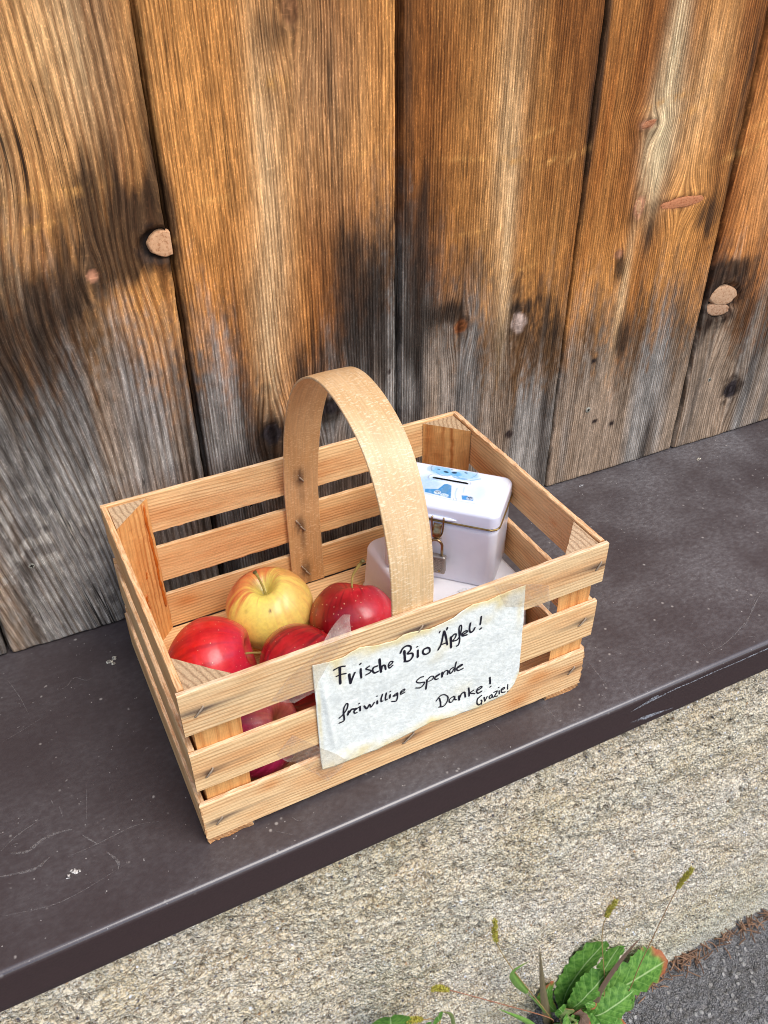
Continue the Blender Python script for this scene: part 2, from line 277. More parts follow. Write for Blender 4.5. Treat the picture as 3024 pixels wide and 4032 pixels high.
def plank_fields(s, z, idx, sd):
    thr = np.interp(s, GREY_S, GREY_Z)
    st = fbm(s * 95, z * 3.0, sd, 3); st2 = fbm(s * 22, z * 4.0, sd + 5, 3); sp = fbm(s * 420, z * 130, sd + 9, 2)
    zz = z + (st - 0.5) * 0.09 + (st2 - 0.5) * 0.10 + (sp - .5) * 0.09 + (fbm(s * 300, z * 14, sd + 12, 2) - .5) * 0.06
    g = sstep(thr + 0.055, thr - 0.105, zz)
    warm = np.array(TINTS[idx])
    A = C_ORA * warm; Dk = C_ORD * warm
    m = fbm(s * 28, z * 1.6, sd + 21, 4); m2 = fbm(s * 9, z * 5, sd + 33, 3)
    t = np.clip((m - 0.5) * 2.0 + (m2 - 0.5) * 1.5 + 0.45, 0, 1)[..., None]
    base = A * (1 - t) + Dk * t
    q = np.clip((fbm(s * 60, z * 6, sd + 41, 4) - 0.5) * 2.6 + 0.42, 0, 1)[..., None]
    grey = C_GR1 * (1 - q) + C_GR2 * q
    wq = np.clip((fbm(s * 34, z * 3, sd + 47, 3) - 0.44) * 3.2 + 0.06 + 0.25 * sstep(0.55, 0.75, s), 0, 0.85)[..., None]
    grey = grey * (1 - wq) + C_GRB * wq
    if idx == 3:   # the left board has bleached, flaking patches near its foot
        fl = sstep(0.50, 0.60, fbm(s * 150, z * 90, 77, 4)) * (gauss(s, z, -0.06, 0.07, 0.06, 0.09) + gauss(s, z, -0.03, 0.14, 0.06, 0.05))
        grey = grey + (lin(172, 164, 152) - grey) * np.clip(fl * 0.7, 0, 1)[..., None]
    below = (thr + 0.01 - zz); grey = grey * (1 - 0.55 * np.exp(-((below - 0.055) / 0.075) ** 2) * sstep(0.30, 0.62, fbm(s * 60, z * 4, sd + 58, 3)))[..., None]
    col = base * (1 - g[..., None]) + grey * g[..., None]
    band = np.exp(-((zz - thr + 0.015) / 0.045) ** 2) * sstep(0.40, 0.62, fbm(s * 24, z * 7, sd + 61, 3))
    col = col * (1 - 0.68 * band[..., None])
    for (a, b, ra, rb, an, k) in LIGHTS:
        w = np.clip(gauss(s, z, a, b, ra, rb, an) * k * (0.45 + 1.1 * fbm(s * 120, z * 5, sd + 70, 3)), 0, 0.9)[..., None]
        col = col + (C_PAL * (0.55 + 0.4 * (1 - g[..., None])) - col) * w * 0.9
    dk = np.zeros_like(s); nz = (0.45 + 1.1 * fbm(s * 120, z * 14, sd + 81, 4)) * (0.55 + 0.9 * fbm(s * 330, z * 9, sd + 85, 3))
    for (a, b, ra, rb, an, k) in DARKS: dk = dk + gauss(s, z, a, b, ra, rb, -an) * k
    dk = np.clip(sstep(0.08, 0.80, dk * 1.05 * nz + (fbm(s * 260, z * 8, sd + 88, 3) - 0.5) * 0.55 * sstep(0.05, 0.3, dk)), 0, 0.84)[..., None]
    col = col * (1 - dk) + C_BLK * dk
    for (a, b, ra, rb, an) in SCRAPES:
        w = (gauss(s, z, a, b, ra, rb, an) * 0.75 * sstep(0.35, 0.6, vnoise(s * 500, z * 160, sd + 90)))[..., None]
        col = col + (lin(226, 165, 92) - col) * w
    u = s + 0.0022 * (fbm(s * 2.5, z * 1.5, sd + 101, 2) - 0.5) + 0.0006 * (fbm(s * 12, z * 5, sd + 111, 2) - 0.5)
    if idx == 3: u = u + 0.17 * (z - 0.2) * sstep(0.055, -0.02, s) * sstep(0.46, 0.30, z) + 0.05 * (z - 0.4) * sstep(0.30, 0.46, z)
    for (a, b, rx, rz, kd) in KNOTS:
        if kd == 'hole' or not (PLANKS[idx][0] < a < PLANKS[idx][1]): continue
        rx = min(rx, 0.014)
        R = (s - a) ** 2 / (2.1 * rx) ** 2 + (z - b) ** 2 / (4.2 * rz) ** 2
        u = u - (s - a) * 0.86 * np.exp(-R)
    ck = np.ones_like(s) * (1.0 if idx == 3 else 0.45)
    for (a, b, rx, rz, kd) in KNOTS:
        if not (PLANKS[idx][0] < a < PLANKS[idx][1]): continue
        d = np.sqrt(((s - a) / rx) ** 2 + ((z - b) / rz) ** 2) * (0.70 + 0.6 * fbm(s * 160, z * 160, 5, 3))
        halo = np.exp(-((d - 1.15) / 0.40) ** 2)[..., None] * (0.80 if kd in ('cut', 'cutr', 'black') else 0.42) * sstep(0.25, 0.7, fbm(s * 120, z * 120, 15, 2))[..., None]
        col = col * (1 - halo) + lin(48, 36, 30) * halo
        i = sstep(1.12, 0.72, d)[..., None] * (1.0 if kd not in ('pink', 'brown') else 0.8)
        kc = dict(pink=lin(176, 122, 92), brown=lin(126, 84, 54), orange=lin(128, 78, 46), pale=lin(168, 146, 132), black=lin(46, 40, 40), hole=lin(58, 48, 44), cut=lin(30, 22, 18), cutr=lin(40, 34, 32), spike=lin(120, 70, 48))[kd]
        kk = kc * (0.75 + 0.5 * fbm(s * 500, z * 500, 31, 2))[..., None]
        if kd in ('black', 'orange', 'brown'): kk = kk * (0.65 + 0.7 * (0.5 + 0.5 * np.sin(d * 12))[..., None])
        col = col * (1 - i) + kk * i
    return np.clip(col, 0.004, 0.95), u, g, ck

def make_plank(idx, parent):
    s0, s1, per = PLANKS[idx]; sd = 400 + idx * 131; rng = random.Random(idx)
    near = -0.2 < (s0 + s1) / 2 < 1.0
    ds = 0.0021 if near else 0.006
    ss = np.linspace(s0 + 0.0016, s1 - 0.0016, max(8, int((s1 - s0) / ds)))
    zz = np.concatenate([np.arange(0.003, 0.60, 0.0026 if near else 0.008), np.linspace(0.60, 0.80, 24), np.linspace(0.84, 2.3, 30)])
    tg = max(0.0008, (s0 - (PLANKS[idx - 1][1] if idx else s0 - .006)) - 0.0020)
    cols_s = np.concatenate([[s0 - tg, s0 - tg, s0], [s0 + 0.0004], ss, [s1 - 0.0004], [s1, s1]]); cols_y = np.concatenate([[0.020, 0.0062, 0.0046], [0.0007], np.zeros(len(ss)), [0.0007], [0.0024, 0.020]])
    rows_z = np.concatenate([[0.0016, 0.0012, 0.0018], zz]); rows_y = np.concatenate([[0.018, 0.0022, 0.0005], np.zeros(len(zz))])
    Sg, Zg = np.meshgrid(cols_s, rows_z); Yg = np.maximum(cols_y[None, :], rows_y[:, None])
    wid = (s1 - s0); cx = (Sg - (s0 + s1) / 2) / (wid / 2)
    off = rng.uniform(-0.0012, 0.0012)
    Y = Yg + off + 0.0012 * (1 - cx ** 2) * -1 + 0.0012 + 0.0010 * (fbm(Sg * 14, Zg * 6, sd, 3) - 0.5)
    edge = (Yg > 0) * 0.0014 * (fbm(Zg * 60, Sg * 0 + 3, sd + 2, 3) - 0.5)
    S = Sg + edge * np.sign(cx)
    Zb = Zg + np.where(Zg < 0.004, 0.0022 * (fbm(Sg * 90, Sg * 0, sd + 4, 3) - 0.35), 0)
    for (a, b, rx, rz, kd) in KNOTS:
        if s0 < a < s1 and kd not in ('hole',):
            d2 = ((Sg - a) / (rx * 2.0)) ** 2 + ((Zg - b) / (rz * 2.0)) ** 2
            Y = Y + (Yg == 0) * (-0.0016 * np.exp(-d2) + (0.006 if kd in ('cut', 'cutr') else 0.0012) * sstep(1.12, 0.9, np.sqrt(((Sg - a) / rx) ** 2 + ((Zg - b) / rz) ** 2)))
    col, u, g, ck = plank_fields(Sg, Zg, idx, sd)
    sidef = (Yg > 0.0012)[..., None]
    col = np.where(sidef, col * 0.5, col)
    V = np.stack([S, Y, Zb], -1).reshape(-1, 3)
    mb = MB(); F = grid_faces(len(rows_z), len(cols_s))
    base_n = len(V)
    V2 = [V]; F2 = list(F); C2 = [col.reshape(-1, 3)]; U2 = [u.ravel()]; G2 = [g.ravel()]; K2 = [ck.ravel()]; R2 = [np.zeros(base_n)]; KC = [np.zeros((base_n, 3))]
    mi = [0] * len(F)
    def knot_disc(a, b, rx, rz, colr, y, dome, clip=None, ang=0, seed=0, sq=2.0):
        nonlocal F2, mi
        nr, na = 12, 44; pts = []; rr = []
        for i in range(nr + 1):
            for j in range(na):
                t = 2 * math.pi * j / na; r = i / nr
                w = 1 + 0.08 * (float(vnoise(math.cos(t) * 3 + 9, math.sin(t) * 3 + 9, seed)) - 0.5) * 2
                px = math.copysign(abs(math.cos(t)) ** (2 / sq), math.cos(t)) * rx * r * w; pz = math.copysign(abs(math.sin(t)) ** (2 / sq), math.sin(t)) * rz * r * w
                c_, s_ = math.cos(ang), math.sin(ang); px, pz = px * c_ - pz * s_, px * s_ + pz * c_
                sx = a + px
                if clip is not None: sx = min(sx, clip[1]) if clip[0] == 'max' else max(sx, clip[1])
                pts.append((sx, y - dome * (1 - r ** 3) + (0.004 if i == nr else 0), b + pz)); rr.append(r)
        o = sum(len(x) for x in V2); f = []
        for i in range(nr):
            for j in range(na): f.append((o + i * na + j, o + i * na + (j + 1) % na, o + (i + 1) * na + (j + 1) % na, o + (i + 1) * na + j))
        V2.append(np.array(pts)); n_ = len(pts); F2 += f; mi += [1] * len(f)
        C2.append(np.zeros((n_, 3))); U2.append(np.zeros(n_)); G2.append(np.zeros(n_)); K2.append(np.zeros(n_)); R2.append(np.array(rr)); KC.append(np.tile(colr, (n_, 1)))
    if idx == 3: knot_disc(0.0995, 0.3708, 0.0150, 0.0108, lin(212, 164, 122), 0.0010, 0.0004, ('max', 0.1042), -0.12, 3)
    if idx == 7:
        knot_disc(0.7405, 0.2062, 0.0228, 0.0122, lin(196, 158, 124), 0.0010, 0.0010, ('min', 0.7185), -0.18, 4)
        knot_disc(0.7370, 0.1893, 0.0200, 0.0080, lin(182, 146, 116), 0.0012, 0.0008, ('min', 0.7185), -0.16, 5)
    if idx == 6:
        knot_disc(0.6465, 0.3275, 0.0345, 0.0058, lin(194, 128, 88), 0.0006, 0.0008, None, 0.03, 6, 2.2)
        knot_disc(0.5835, 0.4116, 0.0095, 0.0034, lin(180, 120, 84), 0.0008, 0.0008, None, 0.30, 7)
        knot_disc(0.5884, 0.330, 0.0055, 0.0095, lin(198, 150, 108), 0.0008, 0.0010, None, 0.2, 8)
    at = dict(um=np.concatenate(U2), uc=np.concatenate(U2) / (per / 1000.0), g=np.concatenate(G2), ck=np.concatenate(K2), rr=np.concatenate(R2), col=np.concatenate(C2), kc=np.concatenate(KC))
    o = mesh_obj("plank", np.concatenate(V2), F2, parent=parent, smooth=True, attrs=at, slots=[M_WALL, M_KNOT], midx=mi)
    return o

wall = wallframe("plank_wall")
tag(wall, "weathered wooden plank wall, orange brown above and grey towards its foot", "wall")
clad = empty("cladding", (0, WALL_D, 0), 0, wall)
for i in range(len(PLANKS)): make_plank(i, clad)
bk = MB(); bk.box((-0.9, WALL_D + 0.0225, -0.02), (1.7, WALL_D + 0.06, 2.3))
bk.build("backing_board", simple("dark_backing_wood", lin(58, 36, 22), 0.85, 0, 0.1), wall)
M_SCREW = NT("dull_zinc_screw"); M_SCREW.set(col=M_SCREW.mix(M_SCREW.noise(M_SCREW.coord(), 900, 2), L4(126, 122, 110), L4(190, 186, 168)), metal=0.35, rough=0.5); M_SCREW = M_SCREW.mat
def screw(s, z, rot, y=0.0):
    mb = MB(); n = 26; V = []; F = []
    prof = [(0.0, -0.0008), (0.0012, -0.00085), (0.0026, -0.0007), (0.0034, -0.0003), (0.0037, 0.0010), (0.0036, 0.003)]
    for r, yy in prof:
        for j in range(n):
            a = 2 * math.pi * j / n; V.append((r * math.cos(a), yy, r * math.sin(a)))
    for i in range(len(prof) - 1):
        for j in range(n): F.append((i * n + j, i * n + (j + 1) % n, (i + 1) * n + (j + 1) % n, (i + 1) * n + j))
    mb.add(V, F, 0)
    for k in range(4):    # cross recess, its shade drawn as black quads
        a = rot + k * math.pi / 2; c, s_ = math.cos(a), math.sin(a)
        q = [(-0.0006, 0.0), (0.0006, 0.0), (0.0005, 0.0021), (-0.0005, 0.0021)]
        mb.add([(x * c - w * s_, -0.00095 + (0.00012 if w else 0), x * s_ + w * c) for x, w in q], [(0, 1, 2, 3)], 1)
    o = mb.build("screw", [M_SCREW, M_BLACK], wall, smooth=False); o.location = (s, WALL_D + y, z)
for i, (s, z) in enumerate([(0.5618, 0.0985), (0.7506, 0.0935), (-0.0695, 0.0975), (0.1433, 0.0971), (0.352, 0.097)]): screw(s, z, 0.4 + i * 0.7, 0.0006)

# ================================================================== metal ledge
def ledge_material():
    n = NT("brown_painted_sheet_metal"); co = n.coord('Object'); xyz = n.sep(co)
    top = n.attr('top')
    d1 = n.noise(n.mapping(co, (9, 9, 9)), 1, 4, 0.6); d2 = n.noise(n.mapping(co, (150, 240, 150)), 1, 4, 0.6); d3 = n.noise(n.mapping(co, (420, 420, 420)), 1, 2, 0.5)
    right = n.ramp(xyz[0], -0.1, 0.75, 0.14, 0.85)  # greyer towards the right: sky reflection painted in along with the dust
    dust_sheen = n.math('MULTIPLY', n.math('MULTIPLY', n.ramp(d2, 0.30, 0.85, 0.14, 0.42), n.ramp(d1, 0.30, 0.72, 0.25, 1.25)), n.math('MULTIPLY', top, n.math('ADD', right, 0.30)))
    spot = n.math('MULTIPLY', n.ramp(n.voro(co, 120, 'F1', 'Distance'), 0.06, 0.24, 1.0, 0.0), n.ramp(n.noise(co, 60, 1), 0.61, 0.67, 0, 1))
    speck = n.math('MULTIPLY', n.ramp(n.voro(co, 300, 'F1', 'Distance'), 0.08, 0.2, 1.0, 0.0), n.ramp(n.noise(co, 140, 1), 0.62, 0.68, 0, 1))
    fib = n.ramp(n.math('ABSOLUTE', n.math('SUBTRACT', n.noise(n.mapping(co, (120, 160, 100)), 1, 3, 0.5, 1.2), 0.5)), 0.0, 0.018, 1.0, 0.0)
    fib = n.math('MULTIPLY', n.math('MULTIPLY', fib, top), n.math('MULTIPLY', n.ramp(d1, 0.45, 0.65, 0.0, 0.45), right))
    base = n.mix(top, n.mix(d3, L4(56, 44, 43), L4(64, 50, 49)), n.mix(d3, L4(54, 45, 45), L4(64, 54, 54)))
    c = n.mix(n.math('MINIMUM', n.math('ADD', dust_sheen, fib), 0.8), base, L4(142, 139, 138))
    c = n.mix(n.math('MULTIPLY', n.math('MULTIPLY', spot, top), 0.75), c, L4(165, 158, 150))
    c = n.mix(n.math('MULTIPLY', n.math('MULTIPLY', speck, top), 0.8), c, L4(190, 184, 176))
    n.set(col=c, rough=n.math('ADD', n.math('MULTIPLY', dust_sheen, 0.35), n.ramp(top, 0.3, 1, 0.30, 0.42)), spec=n.ramp(top, 0.0, 0.1, 0.16, 0.40), coat=n.math('MULTIPLY', n.ramp(top, 0.15, 0.35, 0, 1), n.ramp(top, 0.80, 0.97, 0.9, 0.0)), coatr=0.12, normal=n.bump(n.math('ADD', d3, n.math('MULTIPLY', d1, 2.0)), 0.0003, 0.35))
    return n.mat
M_LEDGE = ledge_material()
def scratch_material(name, c1, c2, lo):
    n = NT(name); f = n.noise(n.coord(), 900, 3, 0.6); n.set(col=n.mix(f, c1, c2), rough=0.6, spec=0.3)
    tr = n.t.nodes.new("ShaderNodeBsdfTransparent"); mx = n.t.nodes.new("ShaderNodeMixShader")
    n._in(mx.inputs[0], n.math('MULTIPLY', n.ramp(n.noise(n.coord(), 700, 3, 0.7), 0.38, 0.62, lo, 1.0), n.attr('op')))
    n.t.links.new(tr.outputs[0], mx.inputs[1]); n.t.links.new(n.b.outputs[0], mx.inputs[2]); n.t.links.new(mx.outputs[0], n.out.inputs[0]); return n.mat
M_SCR = scratch_material("dry_scratch", L4(140, 134, 130), L4(178, 172, 166), 0.1); M_WORN = scratch_material("worn_bare_metal", L4(150, 152, 158), L4(215, 218, 224), 0.0)
SCR = [([(-0.14, 0.061), (-0.134, 0.058), (-0.127, 0.057), (-0.116, 0.062), (-0.105, 0.063), (-0.093, 0.061)], 3.2), ([(-0.087, 0.052), (-0.078, 0.039)], 2.2), ([(-0.101, 0.038), (-0.078, 0.039), (-0.048, 0.042), (-0.029, 0.037)], 1.0), ([(-0.073, 0.029), (-0.067, 0.017), (-0.068, 0.010)], 2.5), ([(-0.147, 0.066), (-0.133, 0.075), (-0.113, 0.082)], 1.2), ([(-0.15, 0.044), (-0.126, 0.039), (-0.113, 0.044)], 3.0),
 ([(-0.079, 0.215), (-0.07, 0.218), (-0.062, 0.225), (-0.053, 0.217), (-0.045, 0.218)], 1.0), ([(-0.104, 0.097), (-0.103, 0.091)], 1.0), ([(-0.099, 0.088), (-0.098, 0.076)], 1.0), ([(-0.119, 0.25), (-0.112, 0.224), (-0.107, 0.197)], .8), ([(0.617, 0.028), (0.594, 0.018), (0.568, 0.003), (0.544, -0.007), (0.514, -0.016), (0.493, -0.017)], 1.4), ([(0.612, 0.031), (0.59, 0.018), (0.56, -0.002), (0.54, -0.008)], .8),
 ([(0.498, -0.005), (0.497, -0.012)], .9), ([(0.383, 0.023), (0.380, -0.008)], .8), ([(0.369, -0.013), (0.370, -0.021)], 1.2), ([(0.314, -0.002), (0.316, -0.025)], .8), ([(0.262, 0.002), (0.264, -0.010)], .7), ([(0.561, 0.18), (0.577, 0.174), (0.591, 0.164)], .9), ([(0.427, 0.023), (0.436, 0.023)], .8), ([(0.452, -0.001), (0.435, 0.023)], .7), ([(-0.133, 0.176), (-0.115, 0.182), (-0.097, 0.189)], .7), ([(-0.075, 0.098), (-0.082, 0.062)], .7), ([(-0.15, 0.01), (-0.11, 0.003), (-0.06, 0.012)], .8), ([(0.05, -0.012), (0.062, -0.022)], .8), ([(0.46, 0.10), (0.50, 0.085), (0.56, 0.09)], .7), ([(0.50, 0.20), (0.53, 0.17)], .8), ([(0.66, 0.12), (0.72, 0.08), (0.75, 0.02)], .9), ([(0.45, 0.15), (0.462, 0.142), (0.475, 0.15)], 1.1), ([(0.62, 0.15), (0.66, 0.16)], .7), ([(0.70, 0.18), (0.74, 0.15)], .8), ([(0.40, 0.075), (0.43, 0.09)], .6)]
ledge = wallframe("metal_ledge")
tag(ledge, "dark brown metal ledge capping the concrete wall, dusty and scratched", "ledge")
def build_ledge():
    prof = [(0.300, 0.0, 1), (0.285, 0.0, 1), (0.2, 0.0, 1), (0.1, 0.0, 1), (0.03, 0.0, 1), (0.0, 0.0, 1), (EDGE_D + 0.012, 0.0, 1), (EDGE_D + 0.008, 0.0002, 1)]
    for k in range(9):
        a = math.pi / 2 * k / 8; prof.append((EDGE_D + 0.0048 - 0.0048 * math.sin(a), -0.0048 + 0.0049 * math.cos(a), 1 - k / 8))
    prof += [(EDGE_D + 0.0004, -0.012, 0), (EDGE_D + 0.0006, -0.025, 0), (EDGE_D, -0.036, 0), (EDGE_D - 0.0002, -0.0425, 0)]
    for k in range(1, 5):
        a = math.pi * k / 4; prof.append((EDGE_D + 0.0014 - 0.0014 * math.cos(a), -0.0428 - 0.0014 * math.sin(a), 0))
    prof += [(EDGE_D + 0.003, -0.030, 0)]
    xs = np.concatenate([np.linspace(-1.2, -0.3, 10), np.linspace(-0.28, 1.0, 220), np.linspace(1.05, 2.2, 10)])
    P = np.array(prof); X, K = np.meshgrid(xs, np.arange(len(P)))
    D = P[:, 0][K]; Z = P[:, 1][K] + (P[:, 2][K]) * 0.0005 * (fbm(X * 6, D * 8, 3, 2) - 0.5) * sstep(0.0, 0.03, np.abs(D - 0.125) - 0.1)
    D = D + 0.0011 * (fbm(X * 5, K * 0.0, 8, 3) - 0.5) * (P[:, 0][K] < 0)
    V = np.stack([X, D, Z], -1).reshape(-1, 3)
    mb = MB(); wmb = MB(); rng = random.Random(5)
    def ribbon(m, pts, w, zf, front=False):
        Q = crom(pts, 8); T = np.gradient(Q, axis=0); T /= np.linalg.norm(T, axis=1)[:, None] + 1e-9; N = np.stack([-T[:, 1], T[:, 0]], -1)
        n = len(Q); ww = w * (0.55 + 0.6 * np.array([rng.random() for _ in range(n)])) * np.sin(np.linspace(0.25, math.pi - 0.25, n)); V = []
        for q, nn, h in zip(Q, N, ww):
            for sgn in (1, -1):
                p = q + nn * h * sgn
                V.append((p[0], EDGE_D - 0.0004, p[1]) if front else (p[0], p[1], zf))
        f = [(2 * i, 2 * i + 1, 2 * i + 3, 2 * i + 2) for i in range(n - 1)]
        if not front: f = [q[::-1] for q in f]
        m.add(V, f, 0, op=0.42 if w > 0.0006 else 0.36)
    for k, (pts, w) in enumerate(SCR): ribbon(mb, pts, w * 0.00045, 0.0006)
    for k in range(70):
        a = rng.uniform(-0.16, 0.85); b = rng.uniform(-0.025, 0.27); l = rng.uniform(0.002, 0.009); t = rng.uniform(0, 6.28); c = rng.uniform(-.5, .5)
        if -0.005 < a < 0.365 and 0 < b < 0.25: continue
        ribbon(mb, [(a, b), (a + l * math.cos(t), b + l * math.sin(t)), (a + 1.7 * l * math.cos(t + c), b + 1.7 * l * math.sin(t + c))], rng.uniform(0.0002, 0.0005), 0.0007)
    mb.m = [1] * len(mb.f)
    for k in range(6):
        dz = k * 0.0011
        ribbon(wmb, [(0.390 + 0.004 * k, -0.0135 + dz), (0.405 + .003 * k, -0.0115 + dz * .8), (0.43 - 0.004 * k, -0.0098 + dz * .5)], 0.0009, 0, True)
        ribbon(wmb, [(0.393 + 0.004 * k, -0.031 - dz * .9), (0.41, -0.0305 - dz * .7), (0.445 - .005 * k, -0.037 + dz * .3)], 0.0007, 0, True)
    for a, b in ((0.42, 0.47), (0.45, 0.53), (0.5, 0.60), (0.56, 0.70)): ribbon(wmb, [(a, -0.0092), ((a + b) / 2, -0.0084), (b, -0.0087)], 0.0008, 0, True)
    for v, q in ((np.concatenate(wmb.v), wmb.f),): mb.add(v, q, 2, op=0.8)
    mb.add(V, grid_faces(len(P), len(xs), 0, True), 0, top=P[:, 2][K].ravel()); mb.build("sheet", [M_LEDGE, M_SCR, M_WORN], ledge, True)
build_ledge()

# ================================================================== concrete base wall
def concrete_material():
    n = NT("rough_cast_concrete"); co = n.coord('Object')
    a = n.noise(co, 14, 4, 0.6); b = n.noise(co, 225, 4, 0.72); c3 = n.noise(co, 430, 3, 0.65); v = n.voro(co, 330, 'F1', 'Distance'); vc = n.sep(n.voro(co, 210, 'F1', 'Color'))
    pit = n.attr('pit')
    c = n.mix(n.ramp(a, 0.3, 0.7), L4(232, 212, 174), L4(246, 233, 206))
    c = n.mix(n.ramp(b, 0.38, 0.58, 0.82, 0.0), c, L4(120, 102, 82))
    c = n.mix(n.ramp(c3, 0.50, 0.64, 0, 0.85), c, L4(232, 226, 212))
    c = n.mix(n.math('MULTIPLY', pit, 0.62), c, L4(92, 76, 60))
    c = n.mix(n.math('MULTIPLY', n.ramp(vc[0], 0.955, 0.965), n.ramp(n.voro(co, 210, 'F1', 'Distance'), 0.2, 0.42, 0.85, 0)), c, L4(78, 78, 92))
    c = n.mix(n.math('MULTIPLY', n.ramp(vc[1], 0.965, 0.975), n.ramp(n.voro(co, 210, 'F1', 'Distance'), 0.2, 0.42, 0.9, 0)), c, L4(244, 244, 246))
    c = n.mix(n.math('MULTIPLY', n.ramp(vc[2], 0.975, 0.985), n.ramp(n.voro(co, 210, 'F1', 'Distance'), 0.2, 0.42, 0.7, 0)), c, L4(190, 140, 90))
    c = n.mix(n.math('MULTIPLY', n.attr('damp'), 0.65), c, n.mix(1.0, c, (0.72, 0.76, 0.68, 1), 'MULTIPLY'))
    c = n.mix(n.attr('low'), c, n.mix(1.0, c, (0.97, 1.0, 1.06, 1), 'MULTIPLY'))
    c = n.mix(n.attr('foot'), c, n.mix(n.ramp(c3, 0.4, 0.6), L4(150, 147, 130), L4(206, 204, 192)))
    c = n.mix(n.ramp(v, 0.34, 0.66, 0.0, 0.28), c, n.mix(1.0, c, (0.62, 0.55, 0.47, 1), 'MULTIPLY'))
    h = n.math('SUBTRACT', n.math('ADD', n.math('MULTIPLY', b, 0.7), n.math('MULTIPLY', c3, 0.5)), n.math('MULTIPLY', v, 0.9))
    n.set(col=c, rough=0.95, spec=0.1, normal=n.bump(h, 0.0036, 0.9)); return n.mat
M_CONC = concrete_material()
GZ = lambda s: -0.741 + 0.067 * np.clip(0.626 - np.asarray(s, float), -0.40, 0.65)
def build_concrete():
    ss = np.concatenate([np.linspace(-2.0, -0.30, 40), np.arange(-0.29, 1.0, 0.0024), np.linspace(1.02, 2.4, 40)])
    zz = np.concatenate([np.arange(-0.86, -0.012, 0.0024)])
    S, Z = np.meshgrid(ss, zz)
    p = fbm(S * 190, Z * 230, 11, 3, 0.6); q = fbm(S * 90, Z * 120, 21, 3); r = fbm(S * 9, Z * 14, 31, 3); h = fbm(S * 34, Z * 60, 41, 3)
    pit = sstep(0.42, 0.28, p) * sstep(0.58, 0.42, q)
    D = CONC_D - 0.0052 * (p - 0.5) - 0.0036 * (q - 0.5) - 0.014 * (r - 0.5) - 0.008 * (h - .5) + 0.0045 * pit
    foot = sstep(0.075, 0.01, Z - GZ(S) + 0.04 * (fbm(S * 20, Z * 20, 55, 3) - 0.5))
    D = D - 0.012 * sstep(0.05, -0.01, Z - GZ(S))
    damp = sstep(0.22, 0.03, Z - GZ(S) + 0.12 * (r - 0.5)) * 0.8 + 0.35 * sstep(0.5, 0.65, r) + 0.55 * sstep(-0.22, -0.06, Z) * sstep(0.50, 0.68, fbm(S * 46, Z * 5, 88, 3))
    V = np.stack([S, D, Z], -1).reshape(-1, 3)
    w = wallframe("concrete_wall")
    tag(w, "rough cast grey beige concrete base wall beneath the brown metal ledge", "wall")
    mesh_obj("wall_face", V, grid_faces(len(zz), len(ss)), M_CONC, w, True, dict(low=(sstep(-0.12, -0.42, Z - 0.25 * (S - 0.4) * 0 + 0.3 * (fbm(S * 6, Z * 6, 66, 3) - .5)) * 0.9).ravel(), pit=pit.ravel(), damp=np.clip(damp, 0, 1).ravel(), foot=(foot * 0.7).ravel()))
    b = MB(); b.box((-2.0, 0.012, -0.9), (2.4, 0.28, -0.012)); b.build("wall_core", M_CONC, w)
    # hairline crack
    rng = random.Random(2); pts = [(0.078, -0.045)]
    cm = MB(); x, z = 0.086, -0.046; P = []
    for k in range(26):
        P.append((x, CONC_D - 0.006, z)); x += rng.uniform(-0.0022, 0.0034); z -= rng.uniform(0.001, 0.004)
    cm.tube(P, 0.00022, 4); cm.build("crack", M_BLACK, w)
build_concrete()

# ================================================================== asphalt ground, needles
def asphalt_material():
    n = NT("asphalt"); co = n.coord('Object'); st = n.attr('stone')
    vs = n.sep(n.voro(co, 115, 'F1', 'Color')); vd = n.voro(co, 115, 'F1', 'Distance'); f = n.noise(co, 500, 3, 0.6); v2 = n.voro(co, 420, 'F1', 'Distance'); v2c = n.sep(n.voro(co, 420, 'F1', 'Color'))
    c = n.mix(n.ramp(f, 0.35, 0.7), L4(92, 91, 91), L4(172, 169, 165))
    m = n.math('MULTIPLY', n.ramp(vs[0], 0.52, 0.58), n.ramp(vd, 0.26, 0.50, 1, 0))
    c = n.mix(m, c, n.mix(vs[1], L4(128, 124, 120), L4(214, 210, 203)))
    m2 = n.math('MULTIPLY', n.ramp(v2c[0], 0.80, 0.84), n.ramp(v2, 0.28, 0.45, 1, 0))
    c = n.mix(m2, c, n.mix(v2c[1], L4(120, 116, 112), L4(206, 202, 196)))
    n.set(col=c, rough=0.85, spec=0.2, normal=n.bump(n.math('ADD', n.math('MULTIPLY', m, 0.8), n.math('ADD', f, n.math('MULTIPLY', v2, -0.8))), 0.006, 1.0)); return n.mat
M_ASPH = asphalt_material()
